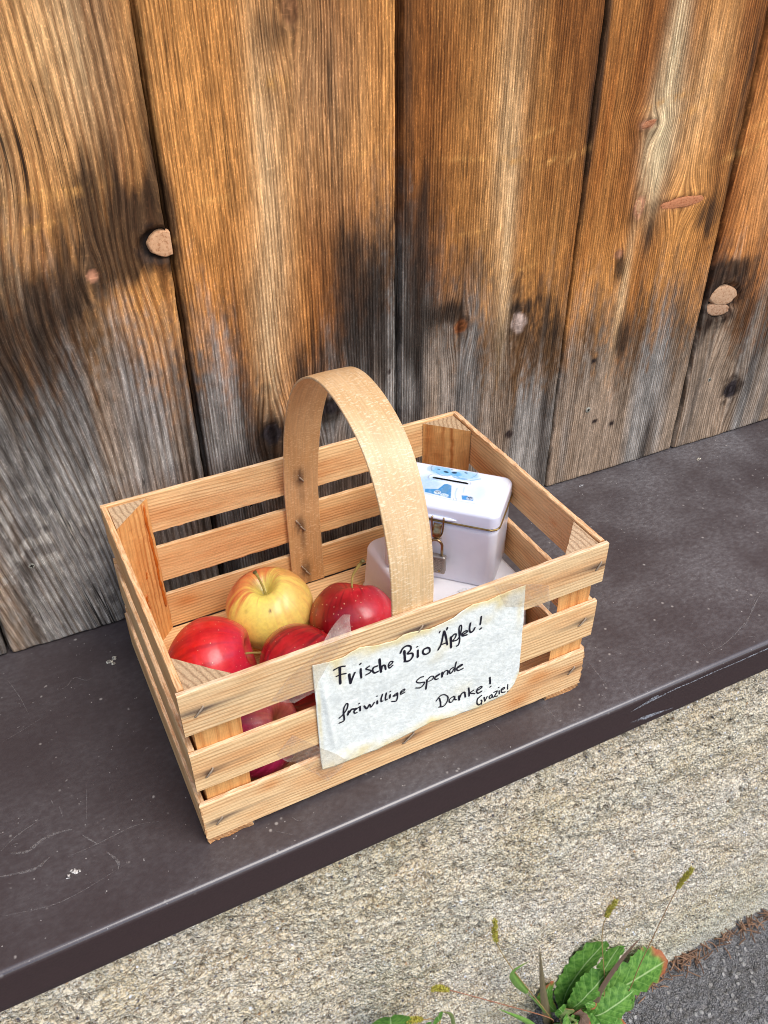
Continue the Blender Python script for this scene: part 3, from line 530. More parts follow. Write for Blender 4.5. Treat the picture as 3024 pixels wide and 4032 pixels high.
def build_ground():
    ss = np.concatenate([-np.geomspace(40, 0.35, 30), np.arange(-0.3, 0.35, 0.006), np.arange(0.35, 1.1, 0.0026), np.arange(1.105, 1.3, 0.006), np.geomspace(1.35, 40, 30)]); dd = np.concatenate([-np.geomspace(60, 0.62, 34), np.arange(-0.60, -0.28, 0.006), np.arange(-0.28, 0.05, 0.0026)])
    S, D = np.meshgrid(ss, dd)
    near = sstep(2.5, 0.9, np.abs(S - 0.5)) * sstep(1.5, 0.55, -D)
    lump = fbm(S * 150, D * 150, 61, 3); big = fbm(S * 18, D * 18, 71, 3)
    Z = GZ(S) + near * (0.011 * (lump - 0.5) + 0.008 * (big - 0.5)) - 0.02 * (1 - near) * 0
    Z = Z + near * (0.060 * gauss(S, D, 0.40, -0.010, 0.075, 0.05) + 0.012 * sstep(-0.05, 0.0, D))
    g = wallframe("ground"); g2 = mesh_obj("asphalt", np.stack([S, D, Z], -1).reshape(-1, 3), grid_faces(len(dd), len(ss)), M_ASPH, None, True, dict(stone=lump.ravel()))
    COL.objects.unlink(g2); bpy.data.objects.remove(g); COL.objects.link(g2)
    g2.name = "ground"; g2.rotation_euler = (0, 0, WALL_ROT); tag(g2, "dark grey asphalt with pale stones at the foot of the wall", kind="structure")
    # dead conifer needles in the corner
    rng = random.Random(12); mb = MB()
    for k in range(170):
        s = rng.choice([rng.uniform(0.56, 0.92), rng.gauss(0.655, 0.022), rng.gauss(0.78, 0.03), rng.uniform(0.5, 0.6)]); d = -0.018 - abs(rng.gauss(0, 0.007)) - (0.02 * rng.random() if rng.random() < .2 else 0)
        a = rng.uniform(0, 6.28); l = rng.uniform(0.006, 0.012); b = rng.uniform(-.8, .8); z = float(GZ(s)) + 0.013 * max(0, 1 + d / 0.05) + rng.uniform(0.001, 0.008)
        ux, uy = math.cos(a), math.sin(a)
        P = [(s - ux * l, d - uy * l, z + rng.uniform(-.002, .003)), (s + b * 0.002 * -uy, d + b * .002 * ux, z + 0.0012), (s + ux * l, d + uy * l, z + rng.uniform(-.002, .003))]
        P = [(x, min(y, -0.012), w) for x, y, w in P]
        mb.tube(crom(P, 3), 0.0009, 5, 0, True, 1.0, tone=rng.random())
    n = NT("dead_needle"); n.set(col=n.mix(n.attr('tone'), L4(92, 70, 56), L4(156, 122, 96)), rough=0.7, spec=0.2)
    o = mb.build("pine_needles", n.mat, None, True); o.rotation_euler = (0, 0, WALL_ROT); tag(o, "brown dead pine needles gathered along the foot of the wall", kind="stuff")
build_ground()
# ================================================================== slatted wooden crate
CL, CD, CT, CH = 0.360, 0.2439, 0.0043, 0.1696
def pine_material(name, light, line, per, rough=0.62, ringamp=0.75, orange=0.0):
    """grain runs along local X; rings step across local Z"""
    n = NT(name); co = n.coord('Object'); x, y, z = n.sep(co); rnd = n.objrand()
    sh = n.math('MULTIPLY', rnd, 37.0)
    w = n.noise(n.xyz(n.math('MULTIPLY_ADD', x, 4.5, sh), n.math('MULTIPLY', y, 30), n.math('MULTIPLY', z, 26)), 1.0, 2, 0.5)
    u = n.math('ADD', n.math('ADD', z, n.math('MULTIPLY', x, n.math('MULTIPLY_ADD', rnd, 0.06, -0.03))), n.math('MULTIPLY', y, 0.6))
    ph = n.math('MULTIPLY', n.math('ADD', n.math('DIVIDE', u, per), n.math('MULTIPLY', w, 3.4)), 6.2832)
    ring = n.math('POWER', n.math('MULTIPLY_ADD', n.math('SINE', ph), 0.5, 0.5), 2.4)
    amp = n.ramp(n.noise(n.xyz(n.math('MULTIPLY_ADD', x, 6, sh), y, n.math('MULTIPLY', z, 60)), 1.0, 2), 0.3, 0.7, 0.25, 1.0)
    ring = n.math('MULTIPLY', n.math('MULTIPLY', ring, amp), ringamp)
    fib = n.noise(n.xyz(n.math('MULTIPLY_ADD', x, 60, sh), n.math('MULTIPLY', y, 900), n.math('MULTIPLY', z, 1100)), 1.0, 3, 0.6)
    blot = n.noise(n.xyz(n.math('MULTIPLY_ADD', x, 14, sh), n.math('MULTIPLY', y, 40), n.math('MULTIPLY', z, 60)), 1.0, 3, 0.55)
    saw = n.math('MULTIPLY_ADD', n.math('SINE', n.math('MULTIPLY', n.math('ADD', x, n.math('MULTIPLY', z, 0.35)), 2100)), 0.5, 0.5)
    c = n.mix(ring, light, line)
    c = n.mix(n.ramp(blot, 0.45, 0.72, 0, 0.55), c, n.mix(1.0, c, (0.86, 0.66, 0.50, 1), 'MULTIPLY'))
    v = n.ramp(fib, 0.25, 0.75, 0.84, 1.13); c = n.mix(1.0, c, n.xyz(v, v, v), 'MULTIPLY')
    c = n.mix(n.attr('rough_e'), c, n.mix(n.ramp(fib, 0.35, 0.65), L4(206, 164, 122), L4(246, 222, 190)))
    c = n.mix(n.attr('endg'), c, n.mix(1.0, c, (0.72, 0.60, 0.50, 1), 'MULTIPLY'))
    c = n.mix(n.math('MULTIPLY', n.attr('stain'), n.ramp(fib, 0.2, 0.8, 0.75, 1.1)), c, L4(64, 56, 58))
    c = n.mix(n.math('MULTIPLY', n.attr('warm'), 0.8), c, n.mix(1.0, c, (0.80, 0.50, 0.30, 1), 'MULTIPLY'))
    c = n.mix(1.0, c, n.objcol(), 'MULTIPLY')
    h = n.math('ADD', n.math('MULTIPLY', ring, 0.6), n.math('ADD', fib, n.math('MULTIPLY', saw, 0.12)))
    n.set(col=c, rough=rough, spec=0.28, normal=n.bump(h, 0.00045, 0.7)); return n.mat
M_PINE = pine_material("crate_pine", L4(237, 202, 152), L4(184, 132, 82), 0.0035, 0.62, 0.75)
M_POST = pine_material("post_pine", L4(226, 168, 104), L4(176, 104, 48), 0.0062, 0.5, 0.9)
M_ENDG = None
def endgrain_material():
    n = NT("sawn_end_grain"); co = n.coord('Object'); x, y, z = n.sep(co); r = n.objrand()
    w = n.noise(co, 60, 2); u = n.math('ADD', n.math('ADD', y, n.math('MULTIPLY', z, n.math('MULTIPLY_ADD', r, 1.2, -0.6))), n.math('MULTIPLY', w, 0.006))
    ring = n.math('POWER', n.math('MULTIPLY_ADD', n.math('SINE', n.math('MULTIPLY', u, 1250)), 0.5, 0.5), 3.0)
    f = n.noise(co, 700, 3, 0.7); c = n.mix(n.math('MULTIPLY', ring, 0.6), L4(206, 178, 144), L4(140, 104, 76)); v = n.ramp(f, 0.3, 0.7, 0.78, 1.15)
    c = n.mix(1.0, n.mix(1.0, c, n.xyz(v, v, v), 'MULTIPLY'), n.objcol(), 'MULTIPLY')
    n.set(col=c, rough=0.85, spec=0.12, normal=n.bump(f, 0.0006, 0.9)); return n.mat
M_ENDG = endgrain_material()

crate = empty("wooden_crate")
tag(crate, "slatted pine crate with a bent veneer handle, holding apples and a money tin", "crate")

def slat(parent, L, h, t, pos, rotz, seed, stains=(), tint=(1, 1, 1), knots=(), rough_top=0.3, rough_bot=0.5, end_rough=0.3, chip=0.0):
    """board: local X length, local Y thickness (outer face at y=0), local Z height"""
    nx = int(L / 0.0032); xs = np.linspace(0, L, nx); ch = 0.00055
    zf = np.linspace(ch, h - ch, 16)
    loop = [(0.0, z, 0) for z in zf] + [(ch, h, 1), (t / 2, h + 0.0001, 1), (t - ch, h, 1)] + [(t, z, 0) for z in zf[::-1]] + [(t - ch, 0, 2), (t / 2, -0.0001, 2), (ch, 0, 2)]
    lp = np.array(loop); n = len(lp)
    X, K = np.meshgrid(xs, np.arange(n)); X = X.T.copy(); K = K.T
    Yv = lp[:, 0][K]; Zv = lp[:, 1][K].copy(); kind = lp[:, 2][K]
    jt = (fbm(X * 130, Yv * 300, seed, 3) - 0.5); jt2 = fbm(X * 26, X * 0, seed + 3, 2) - 0.5
    Zv = Zv + np.where(kind == 1, rough_top * 0.0022 * jt + 0.0008 * jt2, 0) + np.where(kind == 2, rough_bot * 0.0030 * jt + 0.0010 * jt2, 0)
    if chip: Zv = Zv + np.where(kind == 2, chip * 0.004 * np.clip(fbm(X * 34, X * 0, seed + 8, 2) - 0.55, 0, 1) * 4, 0)
    Yv = Yv + 0.0012 * (fbm(X * 5, X * 0, seed + 6, 2) - 0.5)
    ej = end_rough * 0.0020 * (fbm(Zv * 260, Yv * 260, seed + 5, 2) - 0.5)
    X[0] += ej[0]; X[-1] += ej[-1]
    st = np.zeros(X.shape); wm = np.zeros(X.shape)
    for (a, b, k) in stains:
        for ln, th, kk, dz in ((0.042, 0.0016, .66, 0.0012), (0.022, 0.0022, .32, -0.0012), (0.012, 0.0036, .34, 0.0), (0.0040, 0.0030, .50, 0.0)):
            wv = 0.0035 * (fbm(X * 30, X * 0 + a, seed + 7, 2) - 0.5)
            st = st + k * kk * np.exp(-np.abs((X - a) / ln) ** 1.6 - ((Zv - b - dz - wv) / th) ** 2) * (Yv < t * 0.6)
    st = np.clip(st * (0.45 + 1.0 * fbm(X * 40, Zv * 900, seed + 13, 3)), 0, 0.92)
    wm = np.clip(1.6 * np.exp(-((Zv - h * (0.35 + 0.3 * fbm(X * 4, X * 0, seed + 15, 2))) / (h * 0.16)) ** 2) * sstep(0.35, 0.7, fbm(X * 9, Zv * 50, seed + 17, 2)), 0, 0.5)
    for (a, b, r) in knots: wm = np.clip(wm + 0.95 * gauss(X, Zv, a, b, r * 1.7, r), 0, 1)
    re = np.where(kind > 0, np.where(kind == 1, 0.75, 0.35), 0.0)
    eg = np.zeros(X.shape); 
    V = np.stack([X, Yv, Zv], -1).reshape(-1, 3); F = []
    for i in range(nx - 1):
        for j in range(n): F.append((i * n + j, (i + 1) * n + j, (i + 1) * n + (j + 1) % n, i * n + (j + 1) % n))
    m = len(V); V = np.vstack([V, V[:n], V[(nx - 1) * n:nx * n]])   # own vertices for the sawn ends
    F.append(tuple(m + j for j in range(n))); F.append(tuple(m + n + j for j in range(n))[::-1])
    cat = lambda A, e: np.concatenate([A.ravel(), np.full(2 * n, e)])
    o = mesh_obj("slat", V, F, M_PINE, parent, False, dict(stain=cat(st, 0), warm=cat(wm, 0.1), rough_e=cat(re, 0.2), endg=cat(eg, 0.9)))
    o.location = pos; o.rotation_euler = (0, 0, rotz); o.color = (*tint, 1)
    return o

ZS = [(0.1281, 0.0415), (0.0656, 0.0408), (0.0057, 0.0431)]   # top, middle, bottom courses
front = empty("front_panel", parent=crate); back = empty("back_panel", parent=crate)
sl = empty("side_panel", parent=crate); sr = empty("side_panel", parent=crate)
STF = [[(0.0126, 0.1492), (0.3528, 0.1482), (0.184, 0.151)], [(0.0115, 0.0831), (0.346, 0.0876), (0.18, 0.09)], [(0.0115, 0.0243), (0.343, 0.0288), (0.176, 0.029)]]
for i, (z, h) in enumerate(ZS):
    Lx = [0.3600, 0.3592, 0.3555][i]
    slat(front, Lx, h, CT, (0, 0, z), 0, 11 + i, [(a, b - z, [1.0, .8, .85][i]) for a, b in STF[i]], [(0.97, 0.95, 0.93), (1.02, .96, .89), (1.05, 1.0, 0.95)][i], [(), (), ((0.306, 0.034, 0.007), (0.287, 0.012, 0.008), (0.055, 0.036, 0.006))][i], [.25, .4, .8][i], [.3, .4, .9][i], [.2, .3, 1.6][i], 1.0 if i == 2 else 0)
    o = slat(back, 0.358, [0.0415, 0.0405, 0.0420][i], CT, (0.359, CD, [0.1281, 0.0700, 0.0108][i]), math.pi, 31 + i, (), [(1.0, 0.91, 0.78), (1.0, .88, .72), (.98, .89, .75)][i], [(), (), ((0.30, 0.028, 0.008),)][i], [.15, .35, .5][i], [.9, .9, .5][i])
    Ls = CD - 2 * CT - 0.0008
    o = slat(sl, Ls, [0.0410, 0.0408, 0.041][i], 0.0048, (0.0014 - 0.0012 * i, CD - CT - 0.0004, z + 0.0004), -math.pi / 2, 51 + i, (), [(1.0, 0.82, 0.64), (.92, .82, .70), (.95, .85, .74)][i], (), .8, .6)
    o = slat(sr, Ls, [0.0412, 0.0400, 0.041][i], 0.0048, (0.3590 - 0.0004 * i, CT + 0.0004, z + 0.0002), math.pi / 2, 71 + i, (), [(1.0, 0.87, 0.74), (1.0, .86, .72), (1, .88, .76)][i], ((0.06, 0.02, 0.003),), 1.0, .8)

def corner_post(cx, cy, sx, sy, leg, tint, ztop):
    """three-cornered post; local X is its length (up) so that the grain runs along it"""
    pts = [(0, 0), (leg, 0), (leg - 0.0012, 0.0012), (0.0012, leg - 0.0012), (0, leg)]
    zs = np.linspace(0.0104, ztop, 40); V = []; F = []; mi = []
    tri = [(0, 0)]; tri += [(leg * (1 - k / 8.0), leg * k / 8.0) for k in range(9)]
    n = len(tri)
    for z in zs:
        for j, (a, b) in enumerate(tri):
            k = 0.0006 * (vnoise(z * 140, j * 2.3, 7) - 0.5)
            V.append((z, (a + k) * sx, (b + k) * sy))
    for i in range(len(zs) - 1):
        for j in range(n): F.append((i * n + j, i * n + (j + 1) % n, (i + 1) * n + (j + 1) % n, (i + 1) * n + j)); mi.append(0)
    m = len(V); V += [V[(len(zs) - 1) * n + j] for j in range(n)]; F.append(tuple(m + j for j in range(n))); mi.append(1)
    V += [V[j] for j in range(n)]; F.append(tuple(m + n + j for j in range(n))[::-1]); mi.append(1)
    # local (X=up, Y=world x, Z=world y)
    o = mesh_obj("corner_post", V, F, None, crate, False, dict(stain=np.zeros(len(V)), warm=np.zeros(len(V)), rough_e=np.zeros(len(V)), endg=np.zeros(len(V))), [M_POST, M_ENDG], mi)
    o.matrix_local = Matrix(((0, 1, 0, cx), (0, 0, 1, cy), (1, 0, 0, 0), (0, 0, 0, 1))); o.color = (*tint, 1)
    return o
corner_post(0.0068, CT + 0.0006, 1, 1, 0.0345, (0.92, 0.90, 0.84), 0.1672)
corner_post(0.3536, CT + 0.0006, -1, 1, 0.0335, (1.0, 1.0, 0.98), 0.1676)
corner_post(0.0068, CD - CT - 0.0006, 1, -1, 0.0335, (1.0, 0.98, 0.92), 0.1674)
corner_post(0.3536, CD - CT - 0.0006, -1, -1, 0.0345, (0.90, 0.86, 0.78), 0.1674)

# resin run on the back-left post
def resin():
    n = NT("dried_resin"); n.set(col=L4(186, 96, 30), rough=0.25, spec=0.5, coat=0.4)
    mb = MB(); rng = random.Random(4)
    def P(a, z): # a: 0 at back panel side .. 1 at left side, on the slanted face
        leg = 0.0335; x = 0.0068 + leg * (1 - a); y = CD - CT - 0.0006 - leg * a
        return np.array((x, y, z)) + np.array((0.707, -0.707, 0)) * 0.0004
    for path, w in (([(0.12, 0.164), (0.16, 0.150), (0.14, 0.135), (0.13, 0.115), (0.11, 0.095), (0.13, 0.080), (0.10, 0.060), (0.09, 0.042)], 0.0017), ([(0.62, 0.078), (0.64, 0.068), (0.60, 0.060)], 0.0016), ([(0.60, 0.050), (0.63, 0.044)], .0014), ([(0.45, 0.100), (0.50, 0.092)], .0007)):
        q = crom([(a, z, 0) for a, z in path], 6); pts = [P(a, z) for a, z, _ in q]
        mb.tube(pts, [w * rng.uniform(0.45, 1.1) * (0.35 if i in (0, len(pts) - 1) else 1) for i in range(len(pts))], 7)
    return mb.build("resin_streak", n.mat, crate, True)
resin()

# floor boards and the two runners below
flo = empty("bottom_panel", parent=crate)
for k in range(4):
    w = 0.0580; y0 = CT + 0.0008 + k * (w + 0.0006)
    o = slat(flo, 0.3470, w, 0.0040, (0.0062, y0 , 0.0100), 0, 91 + k, (), (1.0, 0.95, 0.86), (), .4, .4)
    o.matrix_local = Matrix(((1, 0, 0, 0.0062), (0, 0, 1, y0), (0, -1, 0, 0.0102), (0, 0, 0, 1))); o.name = "floor_board"
def runner(x0, x1, seed, tint):
    o = slat(crate, CD + 0.0002, x1 - x0, 0.0054, (0, 0, 0), 0, seed, (), tint, (), .9, .9, 1.5)
    o.name = "runner"
    o.matrix_local = Matrix(((0, 0, 1, x0), (1, 0, 0, 0.0004), (0, 1, 0, 0.0002), (0, 0, 0, 1)))
runner(0.0006, 0.0372, 101, (0.92, 0.88, 0.84)); runner(0.3185, 0.3545, 102, (0.84, 0.80, 0.74))

# bent veneer handle
def veneer_material():
    n = NT("flecked_veneer"); u = n.attr('u'); v = n.attr('v')
    fl = n.noise(n.xyz(n.math('MULTIPLY', u, 250), n.math('MULTIPLY', v, 760), 0.0), 1.0, 2, 0.55, 0.6)
    fl2 = n.noise(n.xyz(n.math('MULTIPLY', u, 420), n.math('MULTIPLY', v, 900), 4.0), 1.0, 1, 0.5)
    amp = n.ramp(n.noise(n.xyz(n.math('MULTIPLY', u, 60), n.math('MULTIPLY', v, 24), 9.0), 1.0, 2), 0.3, 0.6, 0.25, 1.0)
    lng = n.noise(n.xyz(n.math('MULTIPLY', u, 700), n.math('MULTIPLY', v, 22), 2.0), 1.0, 3)
    blot = n.noise(n.xyz(n.math('MULTIPLY', u, 40), n.math('MULTIPLY', v, 18), 6.0), 1.0, 3)
    c = n.mix(n.ramp(blot, 0.3, 0.7), L4(206, 166, 114), L4(218, 182, 134)); k = n.ramp(lng, 0.3, 0.7, 0.88, 1.08); c = n.mix(1.0, c, n.xyz(k, k, k), 'MULTIPLY')
    c = n.mix(n.math('MULTIPLY', n.math('MULTIPLY', n.ramp(fl, 0.55, 0.63), amp), 0.62), c, L4(244, 222, 184))
    c = n.mix(n.math('MULTIPLY', n.ramp(fl2, 0.62, 0.70), 0.4), c, L4(236, 212, 172))
    c = n.mix(n.attr('stain'), c, L4(72, 52, 40))
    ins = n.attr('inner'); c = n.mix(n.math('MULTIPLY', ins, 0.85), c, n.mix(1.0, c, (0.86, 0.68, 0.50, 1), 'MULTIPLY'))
    n.set(col=c, rough=n.math('ADD', n.ramp(fl, 0.4, 0.7, 0.46, 0.56), n.math('MULTIPLY', ins, 0.12)), spec=0.55, coat=n.math('MULTIPLY_ADD', ins, -0.25, 0.3), coatr=0.42, normal=n.bump(n.math('ADD', fl, n.math('MULTIPLY', lng, 0.8)), 0.0003, 0.6)); return n.mat
M_VEN = veneer_material()
def build_handle():
    prof = [(0.0058, 0.022), (0.0058, 0.10), (0.0058, 0.165), (0.0070, 0.192), (0.0112, 0.219), (0.0195, 0.243), (0.0300, 0.263), (0.0435, 0.280), (0.0590, 0.2915), (0.0775, 0.2995), (0.0990, 0.3045), (0.1230, 0.3050), (0.1470, 0.2985), (0.1720, 0.2830), (0.1920, 0.2620), (0.2080, 0.2350), (0.2205, 0.2050), (0.2300, 0.1690), (0.2362, 0.1300), (0.2372, 0.07), (0.2374, 0.0130)]
    Q = crom([(a, b, 0) for a, b in prof], 9)[:, :2]; n = len(Q); T = np.gradient(Q, axis=0); T /= np.linalg.norm(T, axis=1)[:, None]; N = np.stack([-T[:, 1], T[:, 0]], -1)  # outward
    N = -N if N[n // 2][1] < 0 else N
    S = np.concatenate([[0], np.cumsum(np.linalg.norm(np.diff(Q, axis=0), axis=1))]); f = S / S[-1]
    th = 0.0019; nw = 14; V = []; U = []; W = []; I = []; ST = []
    def edges(t):
        c0 = 0.1622 + (0.1672 - 0.1622) * t; c1 = 0.1982 + (0.2028 - 0.1982) * t; b = 0.0014 * math.sin(t * 9); return c0 + b * .4, c1 - b * .3
    for i in range(n):
        x0, x1 = edges(f[i])
        row = [(x0 + 0.0004, th, 0)] + [(x0 + (x1 - x0) * (0.02 + 0.96 * k / (nw - 1)), th, 0) for k in range(nw)] + [(x1 - 0.0004, th, 0), (x1, th * 0.75, 0), (x1, th * 0.25, 0), (x1 - .0004, 0, 1)] + [(x1 - (x1 - x0) * (0.02 + 0.96 * k / (nw - 1)), 0, 1) for k in range(nw)] + [(x0 + .0004, 0, 1), (x0, th * .25, 0), (x0, th * .75, 0)]
        for (x, o, inn) in row:
            p = Q[i] - N[i] * 0.0 + N[i] * (o - th / 2)
            bow = 0.0006 * math.sin((x - x0) / (x1 - x0) * math.pi)
            V.append((x, p[0] + N[i][0] * bow, p[1] + N[i][1] * bow)); U.append(x); W.append(S[i]); I.append(inn)
            s = 0.0
            if inn and f[i] > 0.6:
                for (sx, sz, k) in ((0.1815, 0.150, .9), (0.1800, 0.0905, 1.0), (0.1825, 0.031, .9)):
                    s += k * float(gauss(x, p[1], sx, sz, 0.0050, 0.0095)) + 0.6 * k * float(gauss(x, p[1], sx + 0.003, sz - 0.018, 0.0030, 0.016))
                s *= 0.4 + 1.1 * float(vnoise(x * 700, p[1] * 120, 4))
            ST.append(min(0.9, s))
    m = len(V) // n; F = []
    for i in range(n - 1):
        for j in range(m): F.append((i * m + j, i * m + (j + 1) % m, (i + 1) * m + (j + 1) % m, (i + 1) * m + j))
    F.append(tuple(range(m))[::-1]); F.append(tuple((n - 1) * m + j for j in range(m)))
    h = mesh_obj("handle", V, F, M_VEN, crate, False, dict(u=U, v=W, inner=I, stain=ST))
    return h
handle = build_handle()
M_STAPLE = NT("rusty_staple_wire"); M_STAPLE.set(col=M_STAPLE.mix(M_STAPLE.noise(M_STAPLE.coord(), 900, 2), L4(120, 98, 76), L4(188, 168, 144)), metal=0.25, rough=0.55, spec=0.4); M_STAPLE = M_STAPLE.mat
def staple(a, b, y, parent, out=-1):
    (x0, z0), (x1, z1) = a, b; mb = MB(); d = out * 0.0007
    P = [(x0, y - out * 0.0020, z0), (x0, y + d * .6, z0), (x0 + (x1 - x0) * .1, y + d, z0 + (z1 - z0) * .1), (x0 + (x1 - x0) * .9, y + d, z0 + (z1 - z0) * .9), (x1, y + d * .6, z1), (x1, y - out * 0.0020, z1)]
    mb.tube(P, 0.00078, 6); mb.build("staple", M_STAPLE, parent, True)
for a, b in (((0.0158, 0.1529), (0.0094, 0.1456)), ((0.0142, 0.0865), (0.0087, 0.0797)), ((0.0141, 0.0275), (0.0090, 0.0211)), ((0.3550, 0.1520), (0.3506, 0.1444)), ((0.3489, 0.0907), (0.3426, 0.0845)), ((0.3457, 0.0322), (0.3400, 0.0255)), ((0.1868, 0.1535), (0.1822, 0.1485)), ((0.1813, 0.0331), (0.1713, 0.0250))):
    staple(a, b, -0.0002, crate)
for a, b in (((0.1783, 0.1560), (0.1865, 0.1427)), ((0.1766, 0.0968), (0.1848, 0.0828)), ((0.1786, 0.0376), (0.1868, 0.0240))):
    mx, mz = (a[0] + b[0]) / 2, (a[1] + b[1]) / 2
    yy = 0.2362 if a[1] < 0.12 else 0.2344
    staple(a, (mx - .0006, mz + .0012), yy, handle); staple((mx + .0004, mz - .0014), b, yy, handle)

# ================================================================== handwritten paper sign
PTOP = [(0.0963, 0.1549), (0.1095, 0.1525), (0.1204, 0.1521), (0.1266, 0.1546), (0.1341, 0.1559), (0.149, 0.1514), (0.1643, 0.15), (0.1694, 0.1524), (0.1785, 0.1515), (0.1931, 0.1482), (0.2064, 0.1496), (0.2131, 0.1507), (0.2184, 0.154), (0.2305, 0.1576), (0.2445, 0.1557), (0.2542, 0.1573), (0.266, 0.1578), (0.2787, 0.1577)]
PBOT = [(0.0973, 0.0383), (0.108, 0.0368), (0.1187, 0.0362), (0.1476, 0.0353), (0.1617, 0.036), (0.1788, 0.0381), (0.1962, 0.0411), (0.2185, 0.0368), (0.2414, 0.0344), (0.2568, 0.0361), (0.2700, 0.0375), (0.2745, 0.0415), (0.2785, 0.0455), (0.283, 0.0547)]
def paper_y(x, z):
    x = np.asarray(x, float); z = np.asarray(z, float)
    y = -0.0011 - 0.0009 * fbm(x * 55, z * 55, 3, 3) - 0.0022 * sstep(0.055, 0.034, z) * (0.4 + 0.8 * fbm(x * 30, z * 0, 5, 2)) - 0.0007 * np.exp(-((z - 0.117) / 0.010) ** 2)
    y = y - 0.0016 * np.exp(-((x - 0.1025 - 0.03 * (0.135 - z) * 3) / 0.0022) ** 2) * sstep(0.05, 0.07, z) * sstep(0.145, 0.125, z) * 0.8
    y = y - 0.0012 * gauss(x, z, 0.118, 0.043, 0.012, 0.004, 0.5)
    return y
def paper_material():
    n = NT("waxed_paper"); co = n.coord('Object'); a = n.noise(co, 260, 4, 0.65); b = n.noise(co, 70, 3, 0.55); st = n.attr('stain')
    c = n.mix(n.ramp(a, 0.32, 0.7), L4(226, 227, 216), L4(246, 247, 237)); c = n.mix(n.ramp(b, 0.4, 0.7, 0, 0.35), c, L4(208, 212, 206))
    c = n.mix(st, c, L4(228, 206, 142))
    n.set(col=c, rough=0.55, spec=0.35, sub=0.0, normal=n.bump(n.math('ADD', a, b), 0.0012, 0.55)); return n.mat
M_PAPER = paper_material(); M_INK = simple("black_marker_ink", lin(26, 22, 34), 0.45, 0, 0.4)
sign = empty("paper_sign", (0.19, -0.001, 0.095)); tag(sign, "water stained white paper sign in black handwriting, taped across the crate's front", "sign")
OFF = np.array([0.19, -0.001, 0.095])
def build_paper():
    nu, nv = 190, 100; u = np.linspace(0, 1, nu)
    def along(P):
        P = np.array(P); d = np.concatenate([[0], np.cumsum(np.linalg.norm(np.diff(P, axis=0), axis=1))]); d /= d[-1]; return np.stack([np.interp(u, d, P[:, 0]), np.interp(u, d, P[:, 1])], -1)
    A, B = along(PTOP), along(PBOT); v = np.linspace(0, 1, nv)[:, None, None]; G = B[None] * (1 - v) + A[None] * v
    x, z = G[..., 0], G[..., 1]; jt = 0.0009
    ed = np.minimum(z - B[None, :, 1], A[None, :, 1] - z)
    z = z + np.where(ed < 0.0004, jt * (fbm(x * 380, z * 0, 8, 3) - 0.5), 0)
    st = sstep(0.010, 0.0, ed) * (fbm(x * 70, z * 70, 15, 3) * 1.5 - 0.2) * 0.9
    for (a, b, ra, rb, k) in ((0.118, 0.137, 0.004, 0.012, .55), (0.1135, 0.146, 0.006, 0.012, .45), (0.140, 0.148, 0.010, 0.006, .5), (0.208, 0.125, 0.006, 0.006, .4), (0.276, 0.135, 0.003, 0.02, .45), (0.256, 0.148, 0.006, 0.008, .6), (0.245, 0.135, 0.006, 0.006, .3), (0.225, 0.065, 0.012, 0.008, .22), (0.135, 0.043, 0.010, 0.004, .55), (0.120, 0.047, 0.008, 0.004, .5), (0.099, 0.10, 0.0015, 0.04, .6), (0.175, 0.147, 0.012, 0.005, .45), (0.2, 0.115, 0.006, 0.006, .35)):
        st = st + k * gauss(x, z, a, b, ra, rb) * (0.3 + 1.2 * fbm(x * 150, z * 150, 25, 3))
    V = np.stack([x - OFF[0], paper_y(x, z) - OFF[1], z - OFF[2]], -1).reshape(-1, 3)
    o = mesh_obj("sheet", V, grid_faces(nv, nu), M_PAPER, sign, True, dict(stain=np.clip(st, 0, .85).ravel()))
    s = o.modifiers.new("thick", 'SOLIDIFY'); s.thickness = 0.00018; s.offset = -1
build_paper()
